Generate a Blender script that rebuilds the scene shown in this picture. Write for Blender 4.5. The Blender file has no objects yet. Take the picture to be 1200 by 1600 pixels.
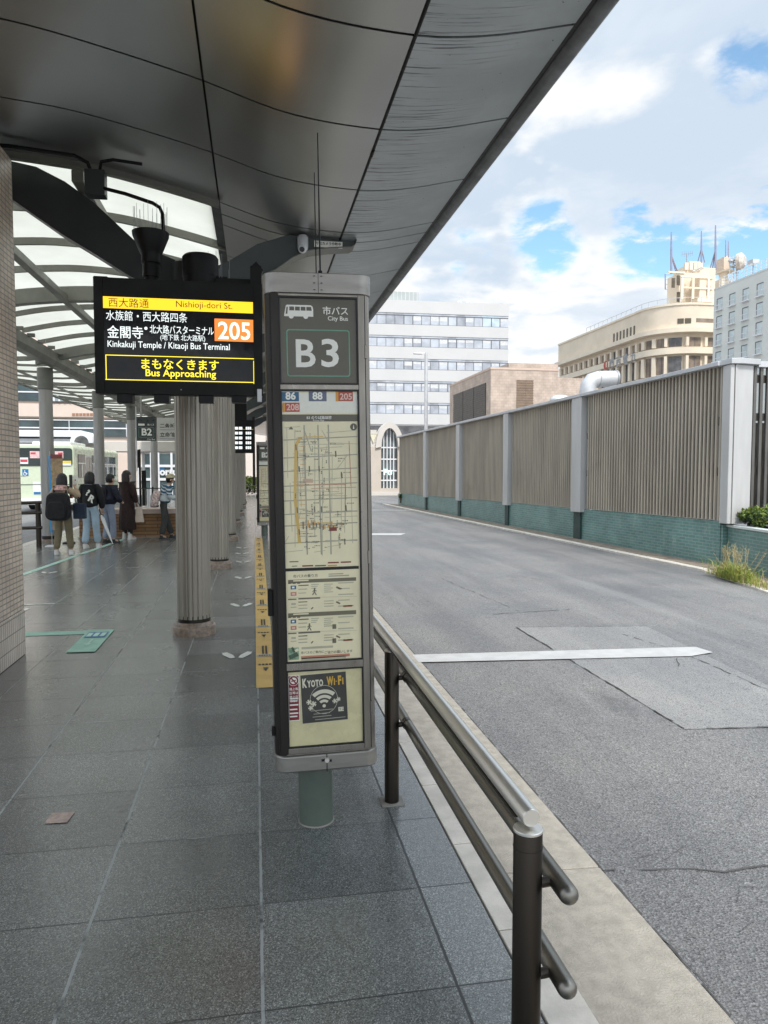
import bpy, bmesh, math, random
import numpy as np
from mathutils import Vector, Matrix
R = math.radians
random.seed(7)
SC = bpy.context.scene
COL = SC.collection

# ------------------------------------------------------------------ camera
EYE = Vector((0, 0, 1.68))
YAW, PITCH, FPX = R(10.1188), R(3.2921), 1130.0
cd = bpy.data.cameras.new('camera')
cam = bpy.data.objects.new('camera', cd); COL.objects.link(cam)
cam.location = EYE
cam.rotation_euler = (R(90) - PITCH, 0, -YAW)
cd.sensor_fit = 'VERTICAL'; cd.sensor_height = 36; cd.lens = FPX / 1600 * 36
cd.clip_end = 2000; cd.clip_start = 0.05
SC.camera = cam

# ------------------------------------------------------------------ light
SUN_EL, SUN_AZ = R(50), R(168)          # azimuth clockwise from +Y
SKY_STRENGTH = 0.1
SUN_STRENGTH = 1.4
EXPOSURE = 1.15
SC.view_settings.view_transform = 'Standard'
SC.view_settings.look = 'None'
SC.view_settings.exposure = EXPOSURE
SC.view_settings.gamma = 1
w = bpy.data.worlds.new('World'); SC.world = w; w.use_nodes = True
nt = w.node_tree; nt.nodes.clear()
def N(nt, t, **k):
    n = nt.nodes.new(t)
    for a, b in k.items(): setattr(n, a, b)
    return n
def L(nt, a, b): nt.links.new(a, b)
def math_n(nt, op, a, b=None, c=None, clamp=False):
    n = N(nt, 'ShaderNodeMath', operation=op); n.use_clamp = clamp
    for i, v in enumerate((a, b, c)):
        if v is None: continue
        if isinstance(v, (int, float)): n.inputs[i].default_value = v
        else: L(nt, v, n.inputs[i])
    return n.outputs[0]
def maprange(nt, v, a, b, c=0., d=1.):
    n = N(nt, 'ShaderNodeMapRange', interpolation_type='SMOOTHSTEP')
    L(nt, v, n.inputs[0])
    for i, x in enumerate((a, b, c, d)): n.inputs[i+1].default_value = x
    return n.outputs[0]
def mixc(nt, f, a, b, mode='MIX'):
    n = N(nt, 'ShaderNodeMix', data_type='RGBA', blend_type=mode)
    for s, v in ((n.inputs[0], f), (n.inputs[6], a), (n.inputs[7], b)):
        if isinstance(v, (int, float)): s.default_value = v
        elif isinstance(v, (tuple, list)): s.default_value = (*v[:3], 1)
        else: L(nt, v, s)
    return n.outputs[2]
def noise(nt, vec, scale, detail=4, rough=.55, dist=0.):
    n = N(nt, 'ShaderNodeTexNoise')
    L(nt, vec, n.inputs['Vector'])
    n.inputs['Scale'].default_value = scale; n.inputs['Detail'].default_value = detail
    n.inputs['Roughness'].default_value = rough; n.inputs['Distortion'].default_value = dist
    return n.outputs['Fac']
sky = N(nt, 'ShaderNodeTexSky', sky_type='NISHITA', sun_disc=False, sun_elevation=SUN_EL, sun_rotation=SUN_AZ, air_density=1.0, dust_density=.6, ozone_density=2.0)
tc = N(nt, 'ShaderNodeTexCoord')
sep = N(nt, 'ShaderNodeSeparateXYZ'); L(nt, tc.outputs['Generated'], sep.inputs[0])
zz = math_n(nt, 'ADD', math_n(nt, 'MAXIMUM', sep.outputs[2], 0.0), 0.16)
cmb = N(nt, 'ShaderNodeCombineXYZ')
L(nt, math_n(nt, 'DIVIDE', sep.outputs[0], zz), cmb.inputs[0]); L(nt, math_n(nt, 'DIVIDE', sep.outputs[1], zz), cmb.inputs[1])
cv = cmb.outputs[0]
n1 = noise(nt, cv, 2.3, 7, .52, .2)
n2 = noise(nt, cv, 1.15, 6, .6, .5)
n3 = noise(nt, cv, 7.0, 5, .6, .3)
def px_dir(px, py):
    v = cam.rotation_euler.to_matrix() @ Vector(((px-600)/FPX, (800-py)/FPX, -1))
    return v.normalized()
# gaps in the cloud deck: where the blue shows
gap = None
for (px, py, rad, amp) in ((1050, 345, 5.6, 1.), (850, 376, 4.0, .75), (735, 398, 3.0, .6), (1200, 345, 5.6, 1.1), (985, 398, 3.0, .5), (1175, 95, 3.8, .6), (1500, 320, 9, .8), (1460, -100, 8, .6), (-900, 100, 16, .6), (300, 5, 10, .4)):
    dn = N(nt, 'ShaderNodeVectorMath', operation='DOT_PRODUCT'); L(nt, tc.outputs['Generated'], dn.inputs[0]); dn.inputs[1].default_value = px_dir(px, py)
    g = maprange(nt, dn.outputs['Value'], math.cos(R(rad)), 1.0, 0, amp)
    gap = g if gap is None else math_n(nt, 'MAXIMUM', gap, g)
hole = maprange(nt, math_n(nt, 'MULTIPLY', gap, math_n(nt, 'ADD', 1.0, math_n(nt, 'ADD', math_n(nt, 'MULTIPLY', math_n(nt, 'SUBTRACT', n1, .5), 6.5), math_n(nt, 'MULTIPLY', math_n(nt, 'SUBTRACT', n3, .5), 3.5)))), .32, 1.05)
shade = maprange(nt, n2, .40, .60)
cloudc = mixc(nt, shade, (2.95, 3.45, 4.05), (3.65, 4.0, 4.4))
puff = maprange(nt, math_n(nt, 'ADD', n1, math_n(nt, 'ADD', math_n(nt, 'MULTIPLY', gap, .12), maprange(nt, sep.outputs[2], .20, .36, .06, -.05))), .50, .64)
cloudc = mixc(nt, puff, cloudc, (4.9, 4.9, 4.85))
skyb = mixc(nt, 1.0, sky.outputs[0], (.95, 1.15, 1.1), 'MULTIPLY')
skyc = mixc(nt, math_n(nt, 'MULTIPLY', hole, .95), cloudc, skyb)
# overcast skies are brightest overhead and around the veiled sun
sd = N(nt, 'ShaderNodeVectorMath', operation='DOT_PRODUCT'); L(nt, tc.outputs['Generated'], sd.inputs[0])
sd.inputs[1].default_value = (math.cos(SUN_EL)*math.sin(SUN_AZ), math.cos(SUN_EL)*math.cos(SUN_AZ), math.sin(SUN_EL))
boost = math_n(nt, 'ADD', maprange(nt, sep.outputs[2], .62, .95, 1.0, 2.0), maprange(nt, sd.outputs['Value'], .25, .98, 0., .7))
bc = N(nt, 'ShaderNodeCombineXYZ')
for i_ in range(3): L(nt, boost, bc.inputs[i_])
skyc = mixc(nt, 1.0, skyc, bc.outputs[0], 'MULTIPLY')
bg = N(nt, 'ShaderNodeBackground'); bg.inputs[1].default_value = SKY_STRENGTH
L(nt, skyc, bg.inputs[0])
wo = N(nt, 'ShaderNodeOutputWorld'); L(nt, bg.outputs[0], wo.inputs[0])
sl = bpy.data.lights.new('sun', 'SUN'); sl.energy = SUN_STRENGTH; sl.angle = R(10); sl.color = (1, .95, .88)
so = bpy.data.objects.new('sun', sl); COL.objects.link(so)
so.rotation_euler = (R(90) - SUN_EL, 0, math.pi - SUN_AZ)
so.location = (20, -20, 40)

# ------------------------------------------------------------------ photo-to-world helpers (used to measure places once)
CM = cam.rotation_euler.to_matrix()
def ray(px, py): return CM @ Vector(((px-600)/FPX, (800-py)/FPX, -1))
def PZ(px, py, z=0.):
    v = ray(px, py); return EYE + v * ((z-EYE.z)/v.z)
def PY(px, py, Y):
    v = ray(px, py); return EYE + v * (Y/v.y)
def PX(px, py, X):
    v = ray(px, py); return EYE + v * (X/v.x)

# ------------------------------------------------------------------ materials
MATS = {}
def newmat(name):
    m = bpy.data.materials.new(name); m.use_nodes = True
    t = m.node_tree; b = t.nodes['Principled BSDF']
    return m, t, b
def objco(t, scale=None):
    c = N(t, 'ShaderNodeTexCoord').outputs['Object']
    if scale:
        mp = N(t, 'ShaderNodeMapping'); mp.inputs['Scale'].default_value = scale; L(t, c, mp.inputs[0]); return mp.outputs[0]
    return c
def pm(name, col, rough=.5, metal=0., var=.1, vs=3., stretch=None, bump=0., bs=60., rvar=.08, spec=.5, coat=0., dirt=0., dirtc=(.03, .028, .025)):
    if name in MATS: return MATS[name]
    m, t, b = newmat(name)
    c = objco(t, stretch)
    f = noise(t, c, vs, 6, .6)
    lo = [x*(1-var) for x in col]; hi = [min(1, x*(1+var)) for x in col]
    colr = mixc(t, maprange(t, f, .3, .7), lo, hi)
    if dirt:
        g = maprange(t, noise(t, objco(t), vs*.6, 8, .7), .55, .75, 0, dirt)
        colr = mixc(t, g, colr, dirtc)
    L(t, colr, b.inputs['Base Color'])
    b.inputs['Metallic'].default_value = metal
    L(t, maprange(t, noise(t, c, vs*2.3, 5, .6), .25, .75, max(.02, rough-rvar), min(1, rough+rvar)), b.inputs['Roughness'])
    b.inputs['Specular IOR Level'].default_value = spec
    if coat: b.inputs['Coat Weight'].default_value = coat; b.inputs['Coat Roughness'].default_value = .05
    if bump:
        bn = N(t, 'ShaderNodeBump'); bn.inputs['Strength'].default_value = bump; bn.inputs['Distance'].default_value = .01
        L(t, noise(t, c, bs, 4, .6), bn.inputs['Height']); L(t, bn.outputs[0], b.inputs['Normal'])
    MATS[name] = m; return m
def em(name, col, strength):
    if name in MATS: return MATS[name]
    m, t, b = newmat(name)
    b.inputs['Base Color'].default_value = (.02, .02, .02, 1); b.inputs['Roughness'].default_value = .3
    b.inputs['Emission Color'].default_value = (*col, 1); b.inputs['Emission Strength'].default_value = strength
    MATS[name] = m; return m
def wallco(t):
    c = objco(t); s = N(t, 'ShaderNodeSeparateXYZ'); L(t, c, s.inputs[0])
    g = N(t, 'ShaderNodeNewGeometry'); ns = N(t, 'ShaderNodeSeparateXYZ'); L(t, g.outputs['Normal'], ns.inputs[0])
    ax = math_n(t, 'GREATER_THAN', math_n(t, 'ABSOLUTE', ns.outputs[0]), .7)
    u = math_n(t, 'ADD', math_n(t, 'MULTIPLY', s.outputs[1], ax), math_n(t, 'MULTIPLY', s.outputs[0], math_n(t, 'SUBTRACT', 1., ax)))
    cb = N(t, 'ShaderNodeCombineXYZ'); L(t, u, cb.inputs[0]); L(t, s.outputs[2], cb.inputs[1])
    return cb.outputs[0]
def brick(name, c1, c2, mortar, bw, bh, ms, off=.5, rough=.5, bump=.5, stain=0., stainc=(.7, .72, .7), spec=.5, var=0.):
    m, t, b = newmat(name)
    br = N(t, 'ShaderNodeTexBrick', offset=off)
    L(t, wallco(t), br.inputs['Vector'])
    for k, v in (('Color1', c1), ('Color2', c2), ('Mortar', mortar)): br.inputs[k].default_value = (*v, 1)
    for k, v in (('Scale', 1), ('Mortar Size', ms), ('Mortar Smooth', .15), ('Bias', 0), ('Brick Width', bw), ('Row Height', bh)): br.inputs[k].default_value = v
    col = br.outputs['Color']
    nz = noise(t, objco(t), 1.3, 7, .65)
    col = mixc(t, 1., col, mixc(t, maprange(t, nz, .3, .7), (.78,)*3, (1.12,)*3), 'MULTIPLY')
    if stain:
        col = mixc(t, maprange(t, noise(t, objco(t, (1.6, 1.6, .5)), 2.2, 8, .75), .56, .74, 0, stain), col, stainc)
    L(t, col, b.inputs['Base Color'])
    b.inputs['Roughness'].default_value = rough; b.inputs['Specular IOR Level'].default_value = spec
    bn = N(t, 'ShaderNodeBump'); bn.inputs['Strength'].default_value = bump; bn.inputs['Distance'].default_value = .004; bn.invert = True
    L(t, br.outputs['Fac'], bn.inputs['Height']); L(t, bn.outputs[0], b.inputs['Normal'])
    MATS[name] = m; return m

def mat_pavement():
    m, t, b = newmat('granite_paving')
    c = objco(t); s = N(t, 'ShaderNodeSeparateXYZ'); L(t, c, s.inputs[0])
    wob = math_n(t, 'MULTIPLY', math_n(t, 'SUBTRACT', noise(t, c, 14, 3), .5), .006)
    PXT, PYT = .627, .565
    u = math_n(t, 'DIVIDE', math_n(t, 'ADD', math_n(t, 'SUBTRACT', s.outputs[0], .008), wob), PXT)
    v = math_n(t, 'DIVIDE', math_n(t, 'ADD', math_n(t, 'SUBTRACT', s.outputs[1], 2.19), wob), PYT)
    fu = math_n(t, 'ABSOLUTE', math_n(t, 'SUBTRACT', u, math_n(t, 'ROUND', u)))
    fv = math_n(t, 'ABSOLUTE', math_n(t, 'SUBTRACT', v, math_n(t, 'ROUND', v)))
    brk = maprange(t, noise(t, c, 1.7, 4, .6), .38, .6)
    ju = math_n(t, 'LESS_THAN', fu, .0085)
    jv = math_n(t, 'LESS_THAN', fv, .0056)
    # light grout runs along the left joints, dark open joints elsewhere
    lightside = math_n(t, 'LESS_THAN', s.outputs[0], .2)
    lg = math_n(t, 'MULTIPLY', math_n(t, 'MULTIPLY', ju, lightside), maprange(t, noise(t, c, 3.1, 5, .7), .36, .5))
    lg = math_n(t, 'MAXIMUM', lg, math_n(t, 'MULTIPLY', jv, maprange(t, noise(t, c, 1.1, 3, .6), .56, .62)))
    tile = N(t, 'ShaderNodeCombineXYZ'); L(t, math_n(t, 'FLOOR', u), tile.inputs[0]); L(t, math_n(t, 'FLOOR', v), tile.inputs[1])
    wn = N(t, 'ShaderNodeTexWhiteNoise', noise_dimensions='2D'); L(t, tile.outputs[0], wn.inputs['Vector'])
    sp = noise(t, c, 150, 3, .75)
    vo = N(t, 'ShaderNodeTexVoronoi', feature='F1'); L(t, c, vo.inputs['Vector']); vo.inputs['Scale'].default_value = 270
    vs_ = N(t, 'ShaderNodeSeparateColor'); L(t, vo.outputs['Color'], vs_.inputs[0])
    base = mixc(t, maprange(t, vs_.outputs[0], .05, .85), (.085, .089, .086), (.205, .213, .208))
    base = mixc(t, math_n(t, 'MULTIPLY', math_n(t, 'GREATER_THAN', vs_.outputs[1], .88), .7), base, (.42, .43, .42))
    base = mixc(t, math_n(t, 'MULTIPLY', maprange(t, sp, .52, .62), .45), base, (.045, .047, .046))
    base = mixc(t, 1., base, mixc(t, wn.outputs['Value'], (.78, .79, .79), (1.18, 1.18, 1.16)), 'MULTIPLY')
    big = noise(t, c, .9, 6, .6)
    base = mixc(t, 1., base, mixc(t, maprange(t, big, .3, .7), (.84, .84, .82), (1.12, 1.13, 1.15)), 'MULTIPLY')
    spots = N(t, 'ShaderNodeTexVoronoi', feature='F1'); L(t, c, spots.inputs['Vector']); spots.inputs['Scale'].default_value = 2.6
    gum = math_n(t, 'LESS_THAN', spots.outputs['Distance'], .018)
    base = mixc(t, math_n(t, 'MULTIPLY', gum, .6), base, (.03, .03, .03))
    joint = math_n(t, 'MAXIMUM', ju, jv)
    base = mixc(t, math_n(t, 'MULTIPLY', joint, .9), base, (.018, .018, .017))
    base = mixc(t, math_n(t, 'MULTIPLY', lg, .85), base, (.36, .38, .37))
    L(t, base, b.inputs['Base Color'])
    rg = maprange(t, noise(t, c, 2.2, 6, .65), .2, .8, .235, .285)
    L(t, math_n(t, 'MAXIMUM', rg, math_n(t, 'MULTIPLY', joint, .8)), b.inputs['Roughness'])
    b.inputs['Specular IOR Level'].default_value = .8; b.inputs['Coat Weight'].default_value = .4; b.inputs['Coat Roughness'].default_value = .2
    h = math_n(t, 'SUBTRACT', math_n(t, 'MULTIPLY', vs_.outputs[2], .045), joint)
    bn = N(t, 'ShaderNodeBump'); bn.inputs['Strength'].default_value = .45; bn.inputs['Distance'].default_value = .006
    L(t, h, bn.inputs['Height']); L(t, bn.outputs[0], b.inputs['Normal'])
    MATS['granite_paving'] = m; return m
def mat_asphalt(name, lo, hi, light=0.):
    m, t, b = newmat(name)
    c = objco(t)
    vor = N(t, 'ShaderNodeTexVoronoi', feature='F1'); L(t, c, vor.inputs['Vector']); vor.inputs['Scale'].default_value = 95
    st = noise(t, c, 130, 3, .7)
    base = mixc(t, maprange(t, st, .34, .66), lo, hi)
    cs = N(t, 'ShaderNodeSeparateColor'); L(t, vor.outputs['Color'], cs.inputs[0])
    base = mixc(t, math_n(t, 'MULTIPLY', math_n(t, 'GREATER_THAN', cs.outputs[0], .9), .35), base, (.40, .395, .39))
    base = mixc(t, math_n(t, 'MULTIPLY', math_n(t, 'LESS_THAN', cs.outputs[1], .1), .45), base, (.035, .035, .037))
    st2 = noise(t, objco(t, (.9, .12, 1)), 1.4, 6, .6)     # tyre tracks run along the road
    base = mixc(t, 1., base, mixc(t, maprange(t, st2, .3, .7), (.84, .84, .86), (1.14, 1.13, 1.12)), 'MULTIPLY')
    bl = noise(t, c, .55, 6, .65)
    base = mixc(t, 1., base, mixc(t, maprange(t, bl, .3, .7), (.86, .87, .9), (1.1, 1.09, 1.08)), 'MULTIPLY')
    oil = noise(t, objco(t, (1, .35, 1)), .8, 8, .72)
    base = mixc(t, maprange(t, oil, .60, .74, 0, .42), base, (.06, .06, .06))
    worn = noise(t, objco(t, (.5, .05, 1)), 2.3, 4, .6)
    base = mixc(t, maprange(t, worn, .55, .72, 0, .30), base, (.33, .325, .315))
    L(t, base, b.inputs['Base Color'])
    L(t, maprange(t, bl, .3, .7, .5, .78), b.inputs['Roughness'])
    b.inputs['Specular IOR Level'].default_value = .4
    bn = N(t, 'ShaderNodeBump'); bn.inputs['Strength'].default_value = .6; bn.inputs['Distance'].default_value = .008
    L(t, vor.outputs['Distance'], bn.inputs['Height']); L(t, bn.outputs[0], b.inputs['Normal'])
    MATS[name] = m; return m
def mat_soffit_outer():
    m, t, b = newmat('soffit_weathered')
    c = objco(t, (1.1, 34, 1)); c0 = objco(t)
    sx_ = N(t, 'ShaderNodeSeparateXYZ'); L(t, c0, sx_.inputs[0])
    near_ = maprange(t, sx_.outputs[0], 1.05, 1.62, 1., 0.)
    streak = noise(t, c, 1.4, 4, .65); patch = noise(t, c0, 1.5, 4, .6); dots = noise(t, c0, 34, 3, .6)
    col = mixc(t, maprange(t, patch, .3, .7), (.40, .425, .43), (.50, .53, .54))
    k = math_n(t, 'MULTIPLY', math_n(t, 'MULTIPLY', maprange(t, streak, .53, .62), maprange(t, patch, .36, .54)), near_)
    col = mixc(t, math_n(t, 'MULTIPLY', k, .85), col, (.06, .055, .05))
    col = mixc(t, math_n(t, 'MULTIPLY', maprange(t, dots, .70, .74), .8), col, (.05, .045, .04))
    L(t, col, b.inputs['Base Color'])
    b.inputs['Metallic'].default_value = .55; b.inputs['Roughness'].default_value = .36
    bn = N(t, 'ShaderNodeBump'); bn.inputs['Strength'].default_value = .5; bn.inputs['Distance'].default_value = .03
    L(t, noise(t, c0, 1.1, 0, .4), bn.inputs['Height']); L(t, bn.outputs[0], b.inputs['Normal'])
    MATS['soffit_weathered'] = m; return m
def mat_translucent():
    m, t, b = newmat('translucent_sheet')
    c = objco(t)
    col = mixc(t, maprange(t, noise(t, c, .8, 5, .6), .3, .7), (.72, .72, .67), (.80, .80, .755))
    tr = N(t, 'ShaderNodeBsdfTranslucent'); L(t, col, tr.inputs[0])
    df = N(t, 'ShaderNodeBsdfDiffuse'); L(t, col, df.inputs[0])
    mx = N(t, 'ShaderNodeMixShader'); mx.inputs[0].default_value = .15
    L(t, tr.outputs[0], mx.inputs[1]); L(t, df.outputs[0], mx.inputs[2])
    L(t, mx.outputs[0], t.nodes['Material Output'].inputs[0])
    MATS['translucent_sheet'] = m; return m

paving = mat_pavement()
asphalt = mat_asphalt('asphalt', (.115, .113, .11), (.275, .271, .263))
asphalt_l = mat_asphalt('asphalt_patch', (.165, .163, .157), (.37, .365, .35))
soff_out = mat_soffit_outer()
transl = mat_translucent()
pillar_tile = brick('pillar_tile', (.84, .70, .56), (.70, .575, .46), (.36, .30, .24), .092, .046, .005, 0., .35, .8)
pillar_base_tile = brick('pillar_base_tile', (.80, .70, .60), (.70, .60, .51), (.3, .26, .21), .05, .13, .005, 0., .35, .8)
green_brick = brick('green_glazed_brick', (.10, .225, .205), (.14, .28, .26), (.25, .32, .30), .21, .062, .008, .5, .28, .7, .4, (.42, .47, .44))
pink_tile = brick('pink_tile', (.57, .455, .375), (.51, .405, .33), (.45, .365, .30), .3, .18, .012, .5, .6, .3)
tan_brick = brick('tan_brick', (.36, .20, .085), (.27, .145, .065), (.15, .09, .05), .6, .085, .012, .5, .6, .8)
def mat_soffit_inner():
    m, t, b = newmat('soffit_metal'); c = objco(t)
    f = noise(t, c, .5, 4, .5)
    col = mixc(t, maprange(t, f, .3, .7), (.41, .415, .41), (.50, .505, .50))
    L(t, col, b.inputs['Base Color']); b.inputs['Metallic'].default_value = .95
    b.inputs['Roughness'].default_value = .30
    bn = N(t, 'ShaderNodeBump'); bn.inputs['Strength'].default_value = .8; bn.inputs['Distance'].default_value = .06
    L(t, noise(t, c, .7, 0, .4), bn.inputs['Height']); L(t, bn.outputs[0], b.inputs['Normal'])
    MATS['soffit_metal'] = m; return m
soff_in = mat_soffit_inner()
dark_metal = pm('dark_beam_paint', (.030, .034, .034), .42, .2, .15, 2)
arm_grey = pm('grey_beam_paint', (.075, .085, .085), .42, .2, .15, 2, dirt=.2)
rib_grey = pm('rib_paint', (.19, .19, .165), .45, .2, .15, 2, dirt=.3)
col_metal = pm('column_metal', (.31, .285, .24), .40, .55, .12, 2, (3, 3, .35), dirt=.18, dirtc=(.09, .085, .075))
thin_col = pm('thin_column_metal', (.34, .33, .31), .42, .5, .12, 2, (3, 3, .35))
base_stone = pm('column_base_stone', (.25, .19, .145), .35, 0, .35, 22, bump=.1)
black = pm('black_plastic', (.007, .007, .007), .45, 0, .2, 5, spec=.25)
black_gl = pm('black_screen', (.004, .005, .006), .09, 0, .1, 5, spec=.3)
led_case = pm('led_case', (.008, .008, .0075), .5, 0, .25, 3, spec=.25)
kiosk_metal = pm('kiosk_bronze_metal', (.27, .25, .22), .33, .85, .14, 5, (3, 3, .4), dirt=.15, dirtc=(.10, .095, .09))
kiosk_dark = pm('kiosk_dark_reflection', (.030, .026, .023), .38, .6, .2, 5, (3, 3, .4))
kiosk_cap = pm('kiosk_cap_metal', (.33, .315, .29), .42, .8, .12, 7, (.4, 3, 3), dirt=.2, dirtc=(.12, .11, .10))
gasket = pm('black_gasket', (.008, .008, .008), .5, 0, .1, 5)
olive = pm('olive_sign_panel', (.088, .080, .055), .2, 0, .08, 3, rvar=.03)
ivory = pm('aged_ivory_print', (.76, .695, .47), .22, 0, .07, 4, rvar=.05, dirt=.10, dirtc=(.45, .40, .22))
ivory2 = pm('aged_yellow_acrylic', (.64, .585, .35), .24, 0, .12, 5, dirt=.25, dirtc=(.40, .35, .14))
signwhite = pm('sign_white', (.80, .80, .73), .35, 0, .04, 6)
green_line = pm('green_outline', (.14, .33, .23), .4, 0, .1, 6)
pole_green = pm('grey_green_pole', (.115, .145, .12), .42, .15, .16, 3, dirt=.2, dirtc=(.09, .12, .10))
rail_steel = pm('brushed_steel', (.82, .795, .74), .40, 1., .02, 2, rvar=.015)
rail_dark = pm('bronze_steel', (.050, .043, .036), .33, 1., .10, 3, (2, 2, .5), rvar=.03)
rail_mid = pm('mid_bronze_steel', (.27, .255, .225), .36, 1., .03, 2, rvar=.02)
granite_l = pm('pale_kerb_stone', (.62, .575, .51), .6, 0, .14, 7, bump=.25, bs=180, dirt=.15, dirtc=(.28, .25, .21))
concrete = pm('gutter_concrete', (.41, .375, .32), .8, 0, .14, 14, bump=.6, bs=120, dirt=.35, dirtc=(.27, .245, .21))
conc_dk = pm('weathered_concrete', (.30, .28, .25), .8, 0, .25, 3, bump=.3, bs=90, dirt=.5, dirtc=(.12, .11, .09))
paint_white = pm('road_paint', (.50, .495, .485), .55, 0, .08, 6, bump=.2, bs=150, dirt=.2, dirtc=(.4, .4, .4))
crack_m = pm('crack_dark', (.085, .083, .08), .9)
white_p = pm('white_paint', (.74, .74, .75), .5, 0, .05, 2)
silver_post = pm('silver_post', (.56, .555, .545), .5, .25, .07, 1.5, (2, 2, .4), dirt=.12, dirtc=(.35, .33, .31))
louvre = pm('louvre_metal', (.465, .41, .33), .5, .1, .16, 1.2, (2, 2, .4), dirt=.3, dirtc=(.26, .19, .14))
louvre_dk = pm('louvre_back', (.05, .043, .035), .6)
louvre_rail = pm('louvre_back_rail', (.018, .016, .014), .6)
beige = pm('beige_wall', (.74, .635, .50), .8, 0, .06, .3)
beige_l = pm('beige_band', (.77, .675, .54), .8, 0, .05, .3)
glass_dk = pm('window_glass', (.10, .10, .105), .08, 0, .4, .8)
glass_brown = pm('window_glass_blinds', (.24, .19, .155), .15, 0, .3, .6)
glass_pale = pm('window_glass_pale', (.47, .50, .55), .12, 0, .2, .5)
office_white = pm('office_panel', (.575, .565, .555), .6, 0, .03, .2)
hotel_wall = pm('hotel_wall', (.68, .69, .645), .75, 0, .04, .2)
grey_m = pm('grey_metal', (.35, .36, .37), .45, .4, .1, 2)
pale_grey = pm('pale_grey_metal', (.56, .57, .58), .45, .3, .1, 2)
rusty = pm('rusty_white_metal', (.62, .56, .50), .6, .1, .25, 2)
cream = pm('cream_stone', (.54, .47, .40), .7, 0, .06, .8)
cream_l = pm('cream_trim', (.60, .56, .51), .7, 0, .05, .8)

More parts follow.
